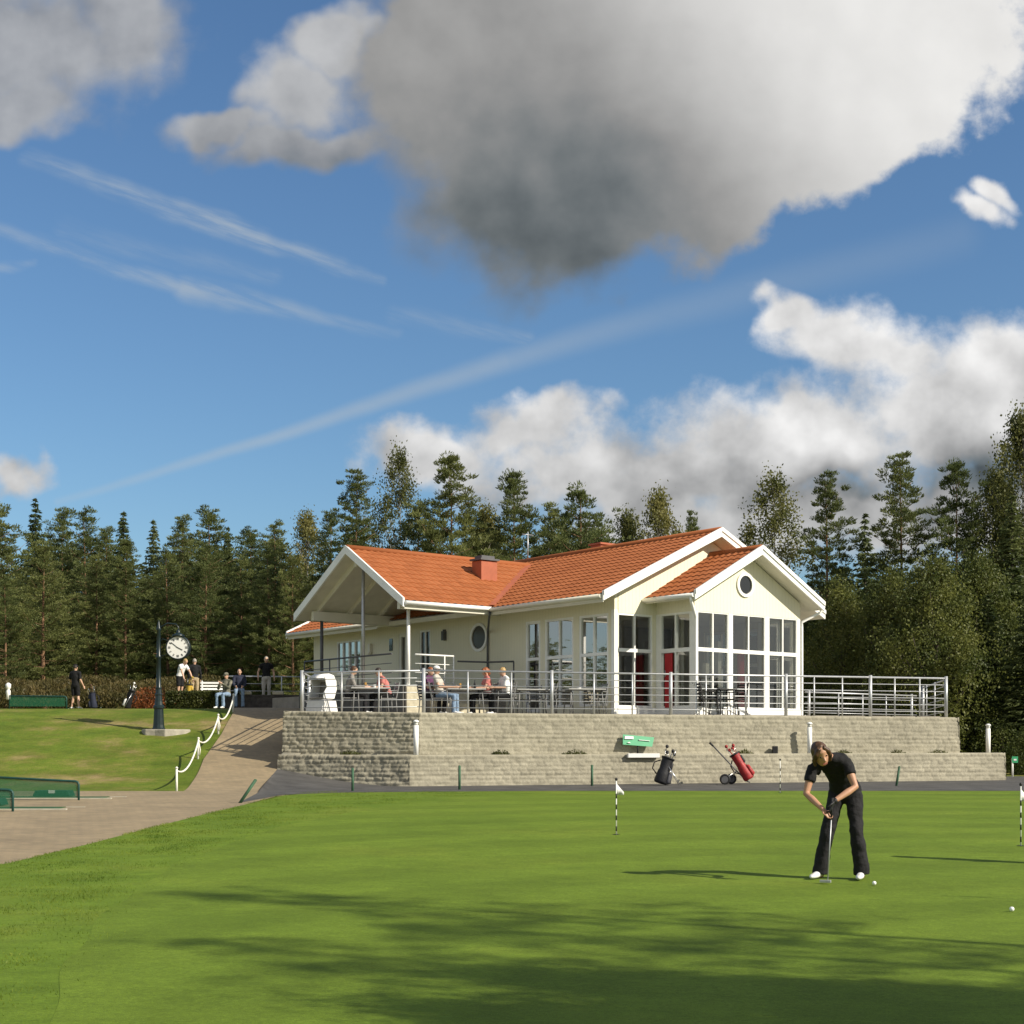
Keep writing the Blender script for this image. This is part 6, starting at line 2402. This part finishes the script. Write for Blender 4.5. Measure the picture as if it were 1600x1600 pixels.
person(Vector((7.2, 17.7, gz(7.2, 17.7) + OFF)), R(-20), 'person in dark clothes beyond the right edge, seen only by the long shadow', J, M_CBLK, M_CCHAR, M_HAIRD, M_SKIN, M_SHOE, .5)
for px, py, lb in ((1366, 1389, 'white golf ball beside the woman\'s left shoe'), (1581, 1431, 'white golf ball alone near the right edge of the green')):
    p = hit(px, py)
    mb = MB(); mb.ball((0, 0, .0225), .0225, 16, 10)
    o = mb.build('golf_ball', mat('ball_white', (0.85, 0.85, 0.83), 0.35)); o.location = p + Vector((0, 0, OFF)); tag(o, lb, 'golf ball', 'golf balls on the green')
M_STAKE = mat('green_stake', (0.035, 0.095, 0.050), 0.7, 0.2, 8.0)
for px, y0_, y1_, lean, lb in ((551, 1238, 1202, 0, 'green stake in front of the left wall face'), (718, 1236, 1198, 0, 'green stake right of the wall corner bollard'),
                               (925, 1230, 1197, 0, 'dark green stake left of the black golf bag'), (1400, 1230, 1199, .09, 'leaning dark stake right of the woman by the wall'),
                               (372, 1257, 1220, .36, 'strongly leaning green stake at the path edge below the ramp')):
    p = hit(px, y0_)
    L = (y0_ - y1_) / FPX * p.y
    mb = MB(); mb.tube([(-lean * .1, 0, -.1), (lean, 0, L)], .032, 8); mb.lathe((lean, 0, L - .01), [(.032, 0), (.02, .02), (.004, .025)], 8)
    o = mb.build('stake', M_STAKE); o.location = p + Vector((0, 0, .02)); tag(o, lb, 'stake', 'green stakes round the putting green')

# ------------------------------------------------------------------ bollard lamps, banner, black box on the ledge
def ledge_pt(px, back=.2):
    q = (px - CX) / FPX
    line = lambda t: C1 + CF * t + Vector((-CF.y, CF.x)) * back
    t = min(np.linspace(-.3, 20, 4061), key=lambda t: abs(line(t).x / line(t).y - q))
    p = line(float(t)); return Vector((p.x, p.y, ZL - .02))
for px, lb in ((650, 'white bollard lamp at the corner of the wall ledge'), (1265, 'white bollard lamp on the ledge behind the woman\'s head'), (1544, 'white bollard lamp at the right end of the wall ledge')):
    p = ledge_pt(px, .12)
    if px > 1500: p = Vector(((1544 - CX) / FPX * 44.0, 44.0, ZL - .02))
    root = empty('bollard_lamp', p, 0, lb, 'bollard lamp', 'white bollard lamps on the ledge')
    mb = MB(); mb.tube([(0, 0, 0), (0, 0, .80)], .068, 14); mb.build('column', M_WHITE, root)
    mb = MB(); mb.tube([(0, 0, .80), (0, 0, .88)], .058, 14); mb.build('lens', mat('opal', (0.6, 0.6, 0.55), 0.3), root)
    mb = MB(); mb.lathe((0, 0, .88), [(.078, 0), (.078, .03), (.04, .06), (.002, .065)], 14); mb.build('lamp_cap', M_WHITE, root)
p = ledge_pt(1000, .22)
sg = empty('green_sign', p, ANG * .42, 'small green sign with white markings on a short post on the ledge', 'sign')
M_SIGN = mat('sign_green', (0.035, 0.30, 0.135), 0.5, 0.06, 4.0)
mb = MB(); mb.prism([(-.50, 0, .30), (.36, 0, .24), (.46, .10, .50), (-.46, .10, .58)], (0, .025, 0)); bd = mb.build('board', M_SIGN, sg)
mb = MB(); mb.prism([(-.44, .054, .455), (-.18, .053, .450), (-.17, .083, .525), (-.42, .086, .535)], (0, -.03, 0)); mb.prism([(-.38, .012, .345), (-.28, .011, .335), (-.31, .022, .375)], (0, -.03, 0)); mb.prism([(-.02, .05, .42), (.30, .05, .395), (.30, .054, .41), (-.02, .054, .436)], (0, -.03, 0)); mb.build('marking', M_CWHITE, bd)
mb = MB(); mb.tube([(-.05, .05, 0), (-.05, .05, .34)], .022, 8); mb.box((-.10, 0, 0), (0, .1, .06)); mb.build('post', M_BLACK, sg)
o = MB(); o.box((-.46, -.20, -.08), (.46, -.08, .035)); o = o.build('white_board', M_CWHITE, None, .008); o.location = p + Vector((.03, -.12, .02)); o.rotation_euler = (0, 0, math.atan2(CF.y, CF.x)); tag(o, 'white plank lying on the wall edge under the green sign', 'board')
p = ledge_pt(1211, .28)
sl = empty('ledge_box', p, 0, 'small black box on the ledge left of the woman', 'ledge_box')
mb = MB(); mb.box((-.075, -.06, .05), (.075, .06, .26)); mb.build('housing', M_BLACK, sl, .012)  # plain black box on a short foot
mb = MB(); mb.tube([(0, 0, 0), (0, 0, .06)], .03, 8); mb.build('foot', M_BLACK, sl)
p = on(1582, 46.0)
s2 = empty('trail_sign', p, 0, 'small green sign on a white post beside the right end of the wall', 'sign')
mb = MB(); mb.tube([(0, 0, 0), (0, 0, .62)], .03, 8); mb.build('post', M_WHITE, s2)
mb = MB(); mb.box((-.03, -.05, .48), (.16, -.032, .68)); bd = mb.build('board', M_SIGN, s2)
mb = MB(); mb.box((.02, -.056, .55), (.11, -.051, .60)); mb.build('marking', M_CWHITE, bd)
# low shrubs right of the wall end
for px, D, w, lb in ((1608, 49.0, 1.0, 'light green bush at the right edge beyond the asphalt'), (1560, 51.5, 1.1, 'bush behind the right-end bollard lamp'), (1515, 54.0, 1.0, 'bush behind the right corner of the upper wall')):
    tree(px, 1150 if px > 1600 else 1140, D, 'bush', lb, w, 'bushes at the right end of the wall')

# ------------------------------------------------------------------ things at the ramp top
wl = empty('low_wall', on(408, 55.2), R(4), 'low wall darkened as if in shade across the ramp top, topped with two pale stones', 'wall')
mb = MB(); mb.box((-1.45, 0, -.5), (1.9, .35, .46)); mb.build('wall_body', mat('shaded_stone', (0.07, 0.062, 0.055), 0.9, 0.3, 6.0, 0.6, 15), wl)  # shade of the house put into the stone colour, coping too
mb = MB(); mb.box((-1.48, -.02, .462), (1.9, .37, .53)); mb.build('coping', mat('shaded_stone', (0.07, 0.062, 0.055)), wl)
mb = MB()
for x_ in (-.80, .42):
    mb2 = MB(); mb2.box((x_, -.06, .533), (x_ + .42, .30, .66)); mb2.build('cap_stone', M_STONE, wl, .03)
railing('thin grey railing behind the low shade-darkened wall at the ramp top', [((352 - CX) / FPX * 57.2, 57.2), ((470 - CX) / FPX * 57.8, 57.8)], gz(-11, 57.4) + .28, 1.0, None, [((px - CX) / FPX * 57.5, 57.5) for px in (380, 440)], rails=3, m=M_STEEL)
bn = empty('bench', on(333, 57.0) + Vector((0, 0, .25)), R(8), 'white slatted bench at the ramp top behind the hedge', 'bench')
for nm, lo_, hi_ in (('seat', (-.50, -.2, .38), (.50, .2, .42)),):
    mb = MB(); mb.box(lo_, hi_); mb.build(nm, M_WHITE, bn)
mb = MB()
for k in range(3): mb.box((-.50, .2, .50 + .12 * k), (.50, .23, .57 + .12 * k))
mb.build('backrest', M_WHITE, bn)
for x_ in (-.46, .42):
    mb = MB(); mb.box((x_, -.2, -.3), (x_ + .05, .24, .38)); mb.box((x_, .195, .38), (x_ + .05, .235, .86)); mb.build('leg', M_WHITE, bn)
q = on(13, 59.0)
o = MB(); o.lathe((0, 0, 0), [(.08, 0), (.09, .35), (.05, .42), (.10, .46), (.11, .62), (.03, .68)], 10); o = o.build('marker_post', M_WHITE); o.location = q + Vector((0, 0, .38)); tag(o, 'small white marker post in the heather at the far left', 'post')
hc.scale = (.80, .80, .90)
